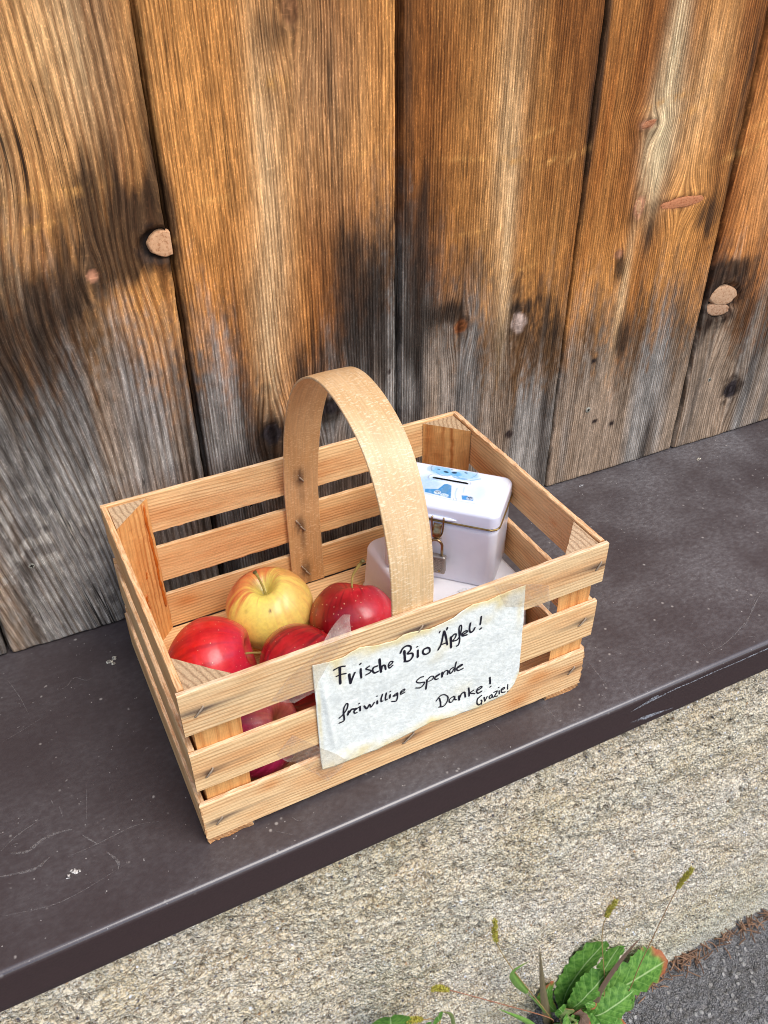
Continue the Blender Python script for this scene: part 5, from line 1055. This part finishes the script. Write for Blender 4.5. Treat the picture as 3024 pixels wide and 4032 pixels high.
def paint_lid(a, b):
    """print on the lid: two pale blue puppies lying nose to nose (a along the lid, b from its back edge, in mm)"""
    W = lin(238, 246, 255); c = np.tile(W, a.shape + (1,)).reshape(a.shape + (3,))
    nz = 0.75 + 0.5 * fbm(a * .5, b * .5, 3, 3)
    def el(x, y, rx, ry, col, k, an=0.0, soft=1.0):
        nonlocal c
        d = -np.log(np.maximum(gauss(a, b, x, y, rx, ry, an), 1e-30)); w = (sstep(1.0 + 0.55 * soft, 1.0 - 0.55 * soft, np.sqrt(d)) * k * nz).clip(0, 1)[..., None]; c = c * (1 - w) + lin(*col) * w
    def pol(P, col, k, soft=1.2):
        nonlocal c
        P = np.array(P); ins = np.zeros(a.shape, bool); dm = np.full(a.shape, 1e9); n = len(P)
        for i in range(n):
            (x0, y0), (x1, y1) = P[i], P[(i + 1) % n]; cr = ((y0 > b) != (y1 > b)); xx = (x1 - x0) * (b - y0) / ((y1 - y0) if y1 != y0 else 1e-9) + x0; ins ^= cr & (a < xx)
            t = np.clip(((a - x0) * (x1 - x0) + (b - y0) * (y1 - y0)) / ((x1 - x0) ** 2 + (y1 - y0) ** 2 + 1e-9), 0, 1); dm = np.minimum(dm, np.hypot(a - x0 - t * (x1 - x0), b - y0 - t * (y1 - y0)))
        sd = np.where(ins, -dm, dm); w = (sstep(soft / 2, -soft / 2, sd) * k * nz).clip(0, 1)[..., None]; c = c * (1 - w) + lin(*col) * w
    def ln(P, r, col, k):
        nonlocal c
        Q = crom([(x, y, 0) for x, y in P], 6); dm = np.full(a.shape, 1e9)
        for i in range(len(Q) - 1):
            x0, y0, x1, y1 = Q[i][0], Q[i][1], Q[i + 1][0], Q[i + 1][1]; t = np.clip(((a - x0) * (x1 - x0) + (b - y0) * (y1 - y0)) / ((x1 - x0) ** 2 + (y1 - y0) ** 2 + 1e-9), 0, 1); dm = np.minimum(dm, np.hypot(a - x0 - t * (x1 - x0), b - y0 - t * (y1 - y0)))
        w = (sstep(r * 1.6, r * 0.3, dm) * k)[..., None]; c = c * (1 - w) + lin(*col) * w
    el(36, 34, 13, 15, (178, 210, 238), .85, 0, .9); el(60, 34, 10, 16, (214, 228, 244), .6, 0, .9); el(80, 34, 9, 14, (206, 226, 246), .55, 0, .9)
    el(41, 8.5, 11, 8, (136, 194, 236), .9, 0, .6); el(66, 9.0, 12, 7.5, (150, 204, 242), .85, 0, .6)
    el(31, 8, 3.4, 6.0, (176, 204, 226), .7, .3, .5); ln([(32, 3), (31, 7), (33, 12)], .5, (110, 140, 168), .7); ln([(75, 4), (74.5, 8), (72, 11.5)], .5, (128, 160, 190), .7)
    el(47, 12.0, 5.5, 4.0, (132, 196, 232), .9, 0, .5); el(56, 11.0, 5.5, 4.0, (110, 182, 226), .9, 0, .5)
    el(46.6, 10.4, 2.5, 1.6, (40, 76, 104), .95, .2, .3); el(54.2, 9.2, 2.6, 1.7, (38, 66, 94), .95, -.2, .3); el(38.6, 8.0, 1.6, .8, (60, 92, 118), .9, .1, .4); el(64.8, 6.2, 1.6, .9, (56, 90, 120), .9, .3, .4); el(51, 5.0, 1.4, .7, (96, 120, 146), .7, 0, .4)
    ln([(38, 14), (44, 17), (50, 16), (53, 13)], .7, (104, 168, 210), .7); ln([(54, 15), (60, 18.5), (70, 18), (80, 12)], 1.0, (128, 188, 230), .75); ln([(58, 14), (62, 16.5), (68, 16)], .8, (92, 160, 212), .6)
    el(63, 17, 6, 1.6, (120, 184, 230), .7, .1, .7)
    pol([(35.3, 43.0), (46.7, 39.4), (50.1, 30.5), (52.6, 29.0), (57.1, 30.9), (61.5, 50.5), (46.4, 49.0), (36.3, 47.8)], (74, 148, 204), 1.0, 1.0); el(53.5, 38, 3.0, 8, (100, 152, 190), .75, .1, .6)
    pol([(69.6, 42.9), (74.7, 41.9), (81.4, 46.0), (81.6, 48.5), (71.5, 49.2)], (70, 150, 214), 1.0, 1.0)
    el(47.5, 45, 3.2, 3.2, (214, 230, 240), .95, 0, .25); el(54.7, 47.4, 4.0, 2.6, (206, 228, 240), .95, 0, .3); el(78.0, 45.4, 3.2, 3.4, (176, 200, 222), .9, 0, .3)
    for dx, dy in ((-1.6, -1.2), (0, -1.9), (1.6, -1.2), (0, .8)): el(47.5 + dx, 45 + dy, .75, .85, (52, 84, 108), .9, 0, .4); el(78 + dx * .9, 45.4 + dy, .8, .9, (48, 66, 96), .92, 0, .4)
    for dx in (-2, -.3, 1.4): ln([(54.7 + dx, 46.4), (54.9 + dx, 49.0)], .3, (130, 170, 196), .8)
    ln([(63, 33), (63.5, 42), (66, 50)], .6, (178, 206, 228), .7); ln([(69, 30), (70, 38)], .6, (188, 212, 232), .7); ln([(35, 49), (48, 51.5), (62, 52.5), (84, 52)], .9, (196, 212, 230), .6)
    for x in (64, 66.5): ln([(x, 49), (x + .5, 52)], .35, (170, 190, 210), .8)
    el(86, 36, 5, 12, (208, 228, 248), .5, 0, .9); el(30, 55, 10, 5, (216, 220, 232), .5, 0, .9)
    return c
build_lid()
# hinge roll, hasp, padlock on the front (local -y)
FY = -BY - 0.0004; HX = 0.0003
mb = MB(); mb.tube([(HX - 0.0165, FY + 0.0003, 0.0726), (HX - 0.008, FY - 0.0003, 0.0728), (HX + 0.008, FY - 0.0003, 0.0728), (HX + 0.0165, FY + 0.0003, 0.0726)], [0.0006, 0.0017, 0.0017, 0.0006], 10); mb.build("hasp_roll", M_TIN, tin, True)
M_STEEL = NT("worn_steel"); M_STEEL.set(col=M_STEEL.mix(M_STEEL.noise(M_STEEL.coord(), 400, 3), L4(92, 68, 42), L4(196, 170, 126)), metal=0.95, rough=0.28); M_STEEL = M_STEEL.mat
mb = MB(); mb.tube(crom([(HX - 0.0052, FY - 0.0008, 0.0744), (HX - 0.0054, FY - 0.0024, 0.0722), (HX - 0.0050, FY - 0.0020, 0.062), (HX - 0.0034, FY - 0.0018, 0.0545), (HX, FY - 0.0018, 0.0528), (HX + 0.0034, FY - 0.0018, 0.0545), (HX + 0.0050, FY - 0.0020, 0.062), (HX + 0.0054, FY - 0.0024, 0.0722), (HX + 0.0052, FY - 0.0008, 0.0744)], 6), 0.00082, 8); mb.build("hasp_wire", M_STEEL, tin, True)
mb = MB(); V = []; prof = [(0.0665, -0.0004), (0.0655, -0.0016), (0.0625, -0.0030), (0.0590, -0.0052), (0.0560, -0.0058), (0.0535, -0.0048), (0.0520, -0.0030), (0.0512, -0.0010)]
for z, y in crom([(a, b, 0) for a, b in prof], 5)[:, :2]:
    for x in np.linspace(-0.0038, 0.0038, 7): V.append((HX + x, FY + y - 0.0003 * (1 - (x / .003) ** 2), z))
n_ = len(V) // 7; o = mesh_obj("clasp_tongue", V, grid_faces(n_, 7), M_STEEL, tin, True); so = o.modifiers.new("thick", 'SOLIDIFY'); so.thickness = 0.0005
def padlock():
    e = np.array((0.7071, -0.7071, 0)); f = np.array((-0.7071, -0.7071, 0)); base = np.array(tin.location)
    org = base + e * (HX + 0.0002) + f * (BY + 0.0068)
    lock = empty("padlock", tuple(org), ANG); tag(lock, "small steel padlock hanging from the tin's clasp, beside the handle", "padlock")
    n = NT("padlock_steel"); co = n.sep(n.coord('Object')); d = lambda s: n.math('ABSOLUTE', n.math('SUBTRACT', n.math('FRACT', n.math('MULTIPLY', n.math('ADD', co[0], n.math('MULTIPLY', co[2], s)), 330)), 0.5))
    g = n.math('MAXIMUM', n.ramp(d(1.0), 0.0, 0.10, 1, 0), n.ramp(d(-1.0), 0.0, 0.10, 1, 0)); g = n.math('MULTIPLY', g, n.attr('face'))
    f2 = n.noise(n.coord(), 500, 3); n.set(col=n.mix(g, n.mix(f2, L4(132, 124, 116), L4(176, 168, 158)), L4(74, 66, 60)), metal=0.8, rough=0.42, normal=n.bump(n.math('MULTIPLY', g, -1), 0.0006, 0.8))
    mb = MB(); w, t = 0.0098, 0.0034; z0, z1 = 0.0152, 0.0352
    def ring(z, k): return [(x, y, z) for x, y in rounded_rect(w - k, t - k, 0.0012, 3)]
    loft(mb, [ring(z0, 0.0012), ring(z0 + 0.0008, 0.0003), ring(z0 + 0.0016, 0), ring(z1 - 0.0016, 0), ring(z1 - 0.0008, 0.0003), ring(z1, 0.0012)], face=0.0)
    mb.add([(-w + .0024, -t - .0002, z0 + .0024), (w - .0024, -t - .0002, z0 + .0024), (w - .0024, -t - .0002, z1 - .0026), (-w + .0024, -t - .0002, z1 - .0026)], [(0, 1, 2, 3)], 0, face=1.0)
    mb.build("lock_body", n.mat, lock)
    mb = MB(); P = [(-0.0058, 0, z1 - 0.002), (-0.0058, 0, z1 + 0.008)] + [(-0.0058 * math.cos(a), 0, z1 + 0.011 + 0.0062 * math.sin(a)) for a in np.linspace(0.1, math.pi - 0.1, 12)] + [(0.0058, 0, z1 + 0.008), (0.0058, 0, z1 - 0.002)]
    mb.tube(P, 0.0013, 10); mb.build("shackle", M_STEEL, lock, True)
    mb = MB(); q = [(0.0048 + 0.0010 * math.cos(a), -t - 0.0002, z0 + 0.0042 + 0.0010 * math.sin(a)) for a in np.linspace(0, 2 * math.pi, 14, endpoint=False)]
    loft(mb, [q, [(x, y - 0.0004, z) for x, y, z in q]]); mb.build("rivet", M_BRASS, lock)
padlock()
def scrap(name, label, cat, pts, z, col, th=0.0004, lift=0.0):
    c = np.mean(np.array(pts), 0); mb = MB(); n = len(pts)
    loft(mb, [[(x - c[0], y - c[1], 0) for x, y in pts], [(x - c[0], y - c[1] + lift * 0, th + lift * (i % 3) / 2) for i, (x, y) in enumerate(pts)]])
    nt = NT(name + "_surface"); nt.set(col=nt.mix(nt.noise(nt.coord(), 900, 3), tuple(np.array(col) * 0.72), tuple(col)), rough=0.8, spec=0.2)
    o = mb.build(name, nt.mat, None); o.location = (c[0], c[1], z); tag(o, label, cat); return o
P0 = np.array((0.2850, 0.0968))
scrap("paper_scrap", "tiny torn white paper scrap on the tub in front of the tin", "paper scrap", [P0 + q for q in ((-0.0045, 0.0030), (0.0030, 0.0032), (0.0048, 0.0010), (0.0042, -0.0045), (0.0, -0.0060), (-0.0022, -0.0030))], TZ + 0.0002, (0.82, 0.82, 0.80), 0.0003, 0.0009)
def crumb(label, cat, cx, cy, r, col, seed, sq=0.5):
    rng = random.Random(seed); bm_v = []; mb = MB()
    for k in range(5):
        ox, oy = rng.gauss(0, r * .7), rng.gauss(0, r * .45); a = r * rng.uniform(.35, .7); V = []; n = 7
        for i in range(4):
            for j in range(n):
                t = 2 * math.pi * j / n; q = math.cos(i / 3 * 1.35); V.append((ox + a * q * math.cos(t) * rng.uniform(.7, 1.2), oy + a * q * math.sin(t) * rng.uniform(.7, 1.2), a * sq * math.sin(i / 3 * 1.35)))
        F = [(i * n + j, i * n + (j + 1) % n, (i + 1) * n + (j + 1) % n, (i + 1) * n + j) for i in range(3) for j in range(n)] + [tuple(range(3 * n, 4 * n))]
        mb.add(V, F, 0)
    nt = NT("crumb_surface"); nt.set(col=nt.mix(nt.ramp(nt.noise(nt.coord(), 700, 3), 0.4, 0.6), (0.06, 0.05, 0.05, 1), tuple(col)), rough=0.85, spec=0.15)
    o = mb.build("crumb", nt.mat, None); o.location = (cx, cy, 0.0002); tag(o, label, cat); return o
crumb("pale crumb of dried dropping on the ledge by the crate's left side", "dropping", -0.025, 0.231, 0.0048, (0.62, 0.58, 0.46, 1), 1)
crumb("small grey white speck of dirt near the ledge's front edge, left of crate", "dirt speck", -0.1005, 0.0245, 0.0036, (0.62, 0.58, 0.52, 1), 2)
crumb("yellowish crumb lying on the ledge near the wall, right of the crate", "dirt speck", 0.731, 0.243, 0.0034, (0.66, 0.60, 0.46, 1), 3, 0.25)
crumb("tiny white pebble on the ledge below the plank with the right screw", "dirt speck", 0.5595, 0.264, 0.0017, (0.7, 0.7, 0.68, 1), 4, 0.9)
# ================================================================== weeds at the foot of the wall
def leaf_material():
    n = NT("weed_leaf"); co = n.coord('Object'); a = n.attr('across'); l = n.attr('along'); red = n.attr('red'); tone = n.attr('tone')
    aa = n.math('ABSOLUTE', a); f = n.noise(co, 160, 3, 0.6); f2 = n.noise(co, 30, 2)
    c = n.mix(n.ramp(f, 0.3, 0.7), L4(72, 120, 44), L4(116, 160, 70)); c = n.mix(n.ramp(f2, 0.4, 0.65), c, n.mix(1.0, c, (0.80, 0.86, 0.78, 1), 'MULTIPLY'))
    side = n.math('ABSOLUTE', n.math('SUBTRACT', n.math('FRACT', n.math('SUBTRACT', n.math('MULTIPLY', l, 8.0), n.math('MULTIPLY', aa, 1.6))), 0.5))
    c = n.mix(n.math('MULTIPLY', n.ramp(side, 0.0, 0.10, 1, 0), 0.35), c, L4(150, 190, 104))
    c = n.mix(tone, c, n.mix(f, L4(96, 74, 62), L4(120, 96, 78)))
    c = n.mix(n.ramp(aa, 0.02, 0.07, 0.6, 0), c, n.mix(tone, L4(190, 212, 150), L4(132, 104, 84)))
    c = n.mix(red, c, n.mix(f, L4(150, 56, 44), L4(206, 120, 88)))
    h = n.math('SUBTRACT', n.ramp(side, 0, 0.5, 0, 1), n.ramp(aa, 0.0, 0.15, 1.2, 0))
    n.set(col=c, rough=0.6, spec=0.25, normal=n.bump(n.math('ADD', h, f), 0.0006, 0.5))
    tl = n.t.nodes.new("ShaderNodeBsdfTranslucent"); n._in(tl.inputs[0], n.mix(1.0, c, (0.9, 1.0, 0.5, 1), 'MULTIPLY')); mx = n.t.nodes.new("ShaderNodeMixShader"); mx.inputs[0].default_value = 0.22
    n.t.links.new(n.b.outputs[0], mx.inputs[1]); n.t.links.new(tl.outputs[0], mx.inputs[2]); n.t.links.new(mx.outputs[0], n.out.inputs[0]); return n.mat
M_LEAF = leaf_material()
M_BLADE = NT("grass_blade"); _b = M_BLADE; _f = _b.noise(_b.mapping(_b.coord(), (300, 300, 60)), 1, 3)
_c = _b.mix(_b.attr('tone'), _b.mix(_f, L4(84, 128, 48), L4(130, 170, 80)), _b.mix(_f, L4(94, 70, 64), L4(132, 104, 86))); _c = _b.mix(_b.attr('red'), _c, L4(150, 92, 66)); _b.set(col=_c, rough=0.5, spec=0.35); M_BLADE = _b.mat
M_STRAW = NT("grass_stem"); M_STRAW.set(col=M_STRAW.mix(M_STRAW.attr('tone'), L4(168, 150, 84), L4(160, 98, 74)), rough=0.6); M_STRAW = M_STRAW.mat
M_SEED = NT("foxtail_seed"); M_SEED.set(col=M_SEED.mix(M_SEED.attr('tone'), M_SEED.mix(M_SEED.noise(M_SEED.coord(), 400, 2), L4(120, 128, 34), L4(196, 186, 80)), L4(170, 110, 62)), rough=0.7); M_SEED = M_SEED.mat
def leaf(name, parent, path, w, mat, shape='broad', face=(0, -1, 0.35), tooth=0.0, wave=0.075, fold=0.25, tone=0.0, redtip=0.0, seed=0, org=(0, 0, 0), stalk=0.18):
    Q = crom(path, 14 if len(path) < 4 else 10); n = len(Q); T = np.gradient(Q, axis=0); T /= np.linalg.norm(T, axis=1)[:, None]; fc = np.array(face, float); t = np.linspace(0, 1, n); na = 11
    if shape == 'broad': prof = np.where(t < stalk, 0.10 + 0.22 * (t / stalk) ** 2, 0) + np.where(t >= stalk, 0.32 + 0.68 * np.sin(np.clip((t - stalk) / (1 - stalk), 0, 1) ** 0.80 * math.pi * 0.62) ** 1.0, 0); prof = prof * np.sqrt(np.clip(1 - (np.clip(t - 0.72, 0, 1) / 0.28) ** 2.4, 0.0004, 1))
    elif shape == 'round': prof = np.sqrt(np.clip(1 - ((t - 0.52) / 0.50) ** 2, 0.002, 1))
    else: prof = np.clip(np.minimum(0.55 + t * 2.2, 1) * (1 - t ** 2.6), 0.02, 1)
    V = []; AC = []; AL = []; RD = []; rng = random.Random(seed)
    for i in range(n):
        B = np.cross(T[i], fc); B /= np.linalg.norm(B); N = np.cross(B, T[i])
        for j in range(na):
            s = -1 + 2 * j / (na - 1); tk = 1 + (tooth * ((t[i] * 11 + (0.3 if s > 0 else 0)) % 1.0 - 0.5) + tooth * 0.7 * (float(vnoise(t[i] * 9, s + 5, seed)) - .5)) * (abs(s) > 0.95) * (t[i] > stalk)
            hw = w / 2 * prof[i] * tk
            up = -fold * abs(s) ** 1.3 * hw + wave * w * (float(vnoise(t[i] * 7, s * 1.6 + 3, seed + 2)) - 0.5) * (0.25 + abs(s)) + 0.03 * w * math.sin(t[i] * 50 + abs(s) * 4) * abs(s) * (shape == 'broad')
            V.append(Q[i] + B * s * hw + N * up - np.array(org)); AC.append(s); AL.append(t[i])
            RD.append(redtip * float(sstep(0.86, 0.97, t[i] + 0.10 * (float(vnoise(s * 3, t[i] * 9, seed)) - .5) + 0.05 * abs(s))) + (0.7 * redtip * float(vnoise(t[i] * 13, s * 3, seed + 4) > .72) * (abs(s) > .85)))
    return mesh_obj(name, V, grid_faces(n, na), mat, parent, True, dict(across=AC, along=AL, red=np.clip(RD, 0, 1), tone=np.full(len(V), tone)))
zg = lambda s, d: float(GZ(s)) + 0.060 * float(gauss(np.array(s), np.array(d), 0.40, -0.010, 0.075, 0.05)) + 0.004
B0 = (0.412, -0.022, zg(0.412, -0.022) - 0.006)
weed = empty("leafy_weed", B0); tag(weed, "broad leaved green weed with toothed leaves, one tip turned red", "weed")
k = dict(org=B0, tooth=0.22)
leaf("leaf", weed, [B0, (0.418, -0.016, -0.625), (0.440, -0.015, -0.572), (0.470, -0.015, -0.532)], 0.047, M_LEAF, seed=1, face=(-.25, -1, .2), **k)
leaf("leaf", weed, [B0, (0.420, -0.038, -0.614), (0.437, -0.041, -0.582), (0.460, -0.038, -0.562)], 0.042, M_LEAF, seed=2, face=(-.3, -1, .5), **k)
leaf("leaf", weed, [B0, (0.445, -0.050, -0.650), (0.475, -0.054, -0.640), (0.508, -0.052, -0.634)], 0.042, M_LEAF, seed=3, face=(-.1, -.8, .8), **k)
leaf("leaf", weed, [B0, (0.470, -0.030, -0.670), (0.520, -0.033, -0.662), (0.560, -0.032, -0.662), (0.592, -0.031, -0.663)], 0.059, M_LEAF, seed=4, redtip=.85, face=(0, -.9, .6), **k)
leaf("leaf", weed, [B0, (0.470, -0.011, -0.675), (0.490, -0.010, -0.636), (0.508, -0.009, -0.588)], 0.054, M_LEAF, seed=5, face=(-.1, -1, .2), **k)
leaf("leaf", weed, [B0, (0.412, -0.050, -0.652), (0.425, -0.060, -0.640), (0.440, -0.066, -0.632)], 0.034, M_LEAF, seed=6, face=(0, -.8, .9), **k)
leaf("leaf", weed, [B0, (0.402, -0.034, -0.640), (0.394, -0.038, -0.612), (0.386, -0.038, -0.592)], 0.018, M_LEAF, seed=7, face=(0, -1, .3), **k)
leaf("leaf", weed, [B0, (0.394, -0.014, -0.640), (0.387, -0.012, -0.608), (0.388, -0.012, -0.572)], 0.026, M_LEAF, seed=8, face=(0, -1, .2), redtip=.9, **k)
leaf("leaf", weed, [B0, (0.448, -0.062, -0.668), (0.470, -0.074, -0.676), (0.490, -0.080, -0.690)], 0.040, M_LEAF, seed=9, redtip=.9, face=(0, -.5, 1), **k)
leaf("leaf", weed, [B0, (0.404, -0.056, -0.654), (0.398, -0.066, -0.652), (0.388, -0.072, -0.660)], 0.030, M_LEAF, seed=10, redtip=.6, face=(0, -.6, 1), **k)
rng_l = random.Random(77)
for q in range(14):
    a = rng_l.uniform(-2.4, 0.5) ; r_ = rng_l.uniform(0.030, 0.062); tx, ty = B0[0] + 0.8 * r_ * math.cos(a) + .004, B0[1] - abs(r_ * math.sin(a)) * 0.8 - .006; tz = B0[2] + rng_l.uniform(0.012, 0.045)
    leaf("leaf", weed, [(B0[0] + rng_l.uniform(-.006, .006), -0.028, B0[2]), ((B0[0] + tx) / 2, (B0[1] + ty) / 2 - .004, tz + .008), (tx, ty, tz)], rng_l.uniform(.012, .024), M_LEAF, seed=60 + q, redtip=rng_l.choice([0, .3, .9]), tone=rng_l.choice([0, 0, 0, .5, 1]), face=(rng_l.uniform(-.3, .3), -.7, .8), **k)
# grass with foxtail heads
def tuft(base, label, blades, heads, group=None):
    r = empty("foxtail_grass", base); tag(r, label, "grass", group)
    for i, (path, w, tone, red) in enumerate(blades): leaf("blade", r, path, w, M_BLADE, 'blade', (0.1, -1, 0.25), 0, 0.03, 0.5, tone, red, 40 + i, base)
    for i, (path, hl, tone) in enumerate(heads):
        Q = crom(path, 10); mb = MB(); mb.tube(Q - np.array(base), np.linspace(0.0008, 0.0004, len(Q)), 6, 0, True, 1.0, tone=tone); st = mb.build("stem", M_STRAW, r, True)
        hd = MB(); S = np.concatenate([[0], np.cumsum(np.linalg.norm(np.diff(Q, axis=0), axis=1))]); L = S[-1]; rng = random.Random(9 + i)
        def at(s): return np.array([np.interp(s, S, Q[:, c]) for c in range(3)])
        hd.tube([at(L - hl * (1 - t)) - np.array(base) for t in np.linspace(0, 1, 8)], [0.0008, .0018, .0022, .0022, .0020, .0017, .0012, .0005], 7, 0, True, 1.0, tone=0.1)
        for q in range(150):
            s = L - hl * rng.random(); p = at(s) - np.array(base); ax = at(min(L, s + .001)) - at(s - .001); ax /= np.linalg.norm(ax) + 1e-9
            d = np.array([rng.gauss(0, 1) for _ in range(3)]); d -= ax * (d @ ax); d /= np.linalg.norm(d); env = 0.5 + 0.5 * math.sin(max(0.02, min(1, (L - s) / hl)) * math.pi)
            a = p + d * 0.0014; tip = a + (d * 0.75 + ax * 0.65) * 0.0032 * env
            hd.tube([a, (a + tip) / 2, tip], [0.00045, 0.00075, 0.0002], 5, 0, False, 1.0, tone=0.25 * rng.random())
            if q % 2 == 0: hd.tube([a, a + (d * 0.8 + ax * 0.8) * 0.0062 * env], [0.00014, 0.00008], 3, 0, False, 1.0, tone=0.5 + 0.4 * rng.random())
        hd.build("seed_head", M_SEED, st, False)
b1 = (0.396, -0.026, zg(0.396, -0.026) - 0.006)
tuft(b1, "foxtail grass tuft with purplish blades rising left of the broad leaved weed", [
 ([b1, (0.385, -0.030, -0.650), (0.362, -0.030, -0.540), (0.338, -0.030, -0.402)], 0.016, 0.85, 0.0),
 ([b1, (0.372, -0.040, -0.660), (0.330, -0.045, -0.560), (0.280, -0.040, -0.480)], 0.011, 0.05, 0.0),
 ([b1, (0.375, -0.030, -0.610), (0.332, -0.030, -0.510)], 0.006, 0.1, 0.0),
 ([(0.334, -0.030, -0.514), (0.312, -0.031, -0.462), (0.304, -0.032, -0.430), (0.322, -0.036, -0.410)], 0.011, 0.12, 0.2),
 ([b1, (0.405, -0.045, -0.640), (0.398, -0.060, -0.600)], 0.008, 0.0, 0.0), ([b1, (0.382, -0.040, -0.640), (0.366, -0.046, -0.610), (0.350, -0.048, -0.586)], 0.010, 0.1, .9)],
 [([b1, (0.375, -0.030, -0.610), (0.302, -0.030, -0.422), (0.273, -0.030, -0.335), (0.267, -0.030, -0.284)], 0.052, 0.3),
  ([b1, (0.370, -0.040, -0.598), (0.288, -0.040, -0.478), (0.204, -0.040, -0.358), (0.186, -0.042, -0.337)], 0.036, 0.9)])
b2 = (0.470, -0.034, zg(0.470, -0.034) - 0.006)
tuft(b2, "foxtail grass tuft growing up through the broad leaved weed's leaves", [
 ([b2, (0.452, -0.046, -0.600), (0.466, -0.050, -0.519), (0.486, -0.052, -0.468)], 0.017, 0.95, 0.3),
 ([b2, (0.510, -0.055, -0.690), (0.499, -0.060, -0.628)], 0.009, 0.1, 0.0), ([b2, (0.476, -0.066, -0.716), (0.470, -0.074, -0.680)], 0.009, 0.1, 0.4)],
 [([b2, (0.463, -0.040, -0.615), (0.428, -0.040, -0.443), (0.426, -0.040, -0.388), (0.435, -0.040, -0.363)], 0.032, 0.4),
  ([b2, (0.498, -0.048, -0.650), (0.504, -0.050, -0.560), (0.516, -0.050, -0.455), (0.526, -0.050, -0.390), (0.541, -0.050, -0.358)], 0.038, 0.6)])
b3 = (0.165, -0.040, zg(0.165, -0.04) - 0.004)
w3 = empty("leafy_weed", b3); tag(w3, "small round leaved weed whose leaf tops show at the photo's bottom edge", "weed")
mb = MB(); 
for q in ([b3, (0.150, -0.045, -0.560), (0.142, -0.045, -0.400)], [b3, (0.172, -0.045, -0.560), (0.168, -0.046, -0.440)], [b3, (0.190, -0.045, -0.540), (0.196, -0.046, -0.410)]): mb.tube(crom([np.array(p) - np.array(b3) for p in q], 8), 0.0010, 6, 0, True, 1.0, tone=0.3)
mb.build("stem", M_STRAW, w3, True)
leaf("leaf", w3, [(0.142, -0.045, -0.404), (0.134, -0.050, -0.360), (0.131, -0.054, -0.318)], 0.044, M_LEAF, 'round', (-.3, -1, .5), 0, .06, .15, 0, 0, 21, b3)
leaf("leaf", w3, [(0.168, -0.046, -0.440), (0.166, -0.052, -0.408), (0.168, -0.056, -0.378)], 0.038, M_LEAF, 'round', (.2, -1, .6), 0, .06, .15, 0, 0, 22, b3)
leaf("leaf", w3, [(0.196, -0.046, -0.412), (0.192, -0.050, -0.396), (0.189, -0.052, -0.380)], 0.016, M_LEAF, 'round', (.2, -1, .5), 0, .06, .15, 0, 0, 23, b3)
b4 = (0.225, -0.040, zg(0.225, -0.04) - 0.004)
tuft(b4, "foxtail grass with its bristly head lying low at the photo's bottom edge", [([b4, (0.222, -0.045, -0.560), (0.214, -0.046, -0.430), (0.196, -0.047, -0.386)], 0.008, 0.5, .3)],
 [([b4, (0.212, -0.046, -0.520), (0.190, -0.048, -0.405), (0.172, -0.05, -0.376), (0.150, -0.052, -0.350)], 0.032, 0.5)])
for o in list(COL.objects):      # things that stand along the wall share its bearing
    if o.parent is None and o.name.split('.')[0] in ("leafy_weed", "foxtail_grass"):
        o.location = Matrix.Rotation(WALL_ROT, 3, 'Z') @ o.location; o.rotation_euler = (0, 0, WALL_ROT)
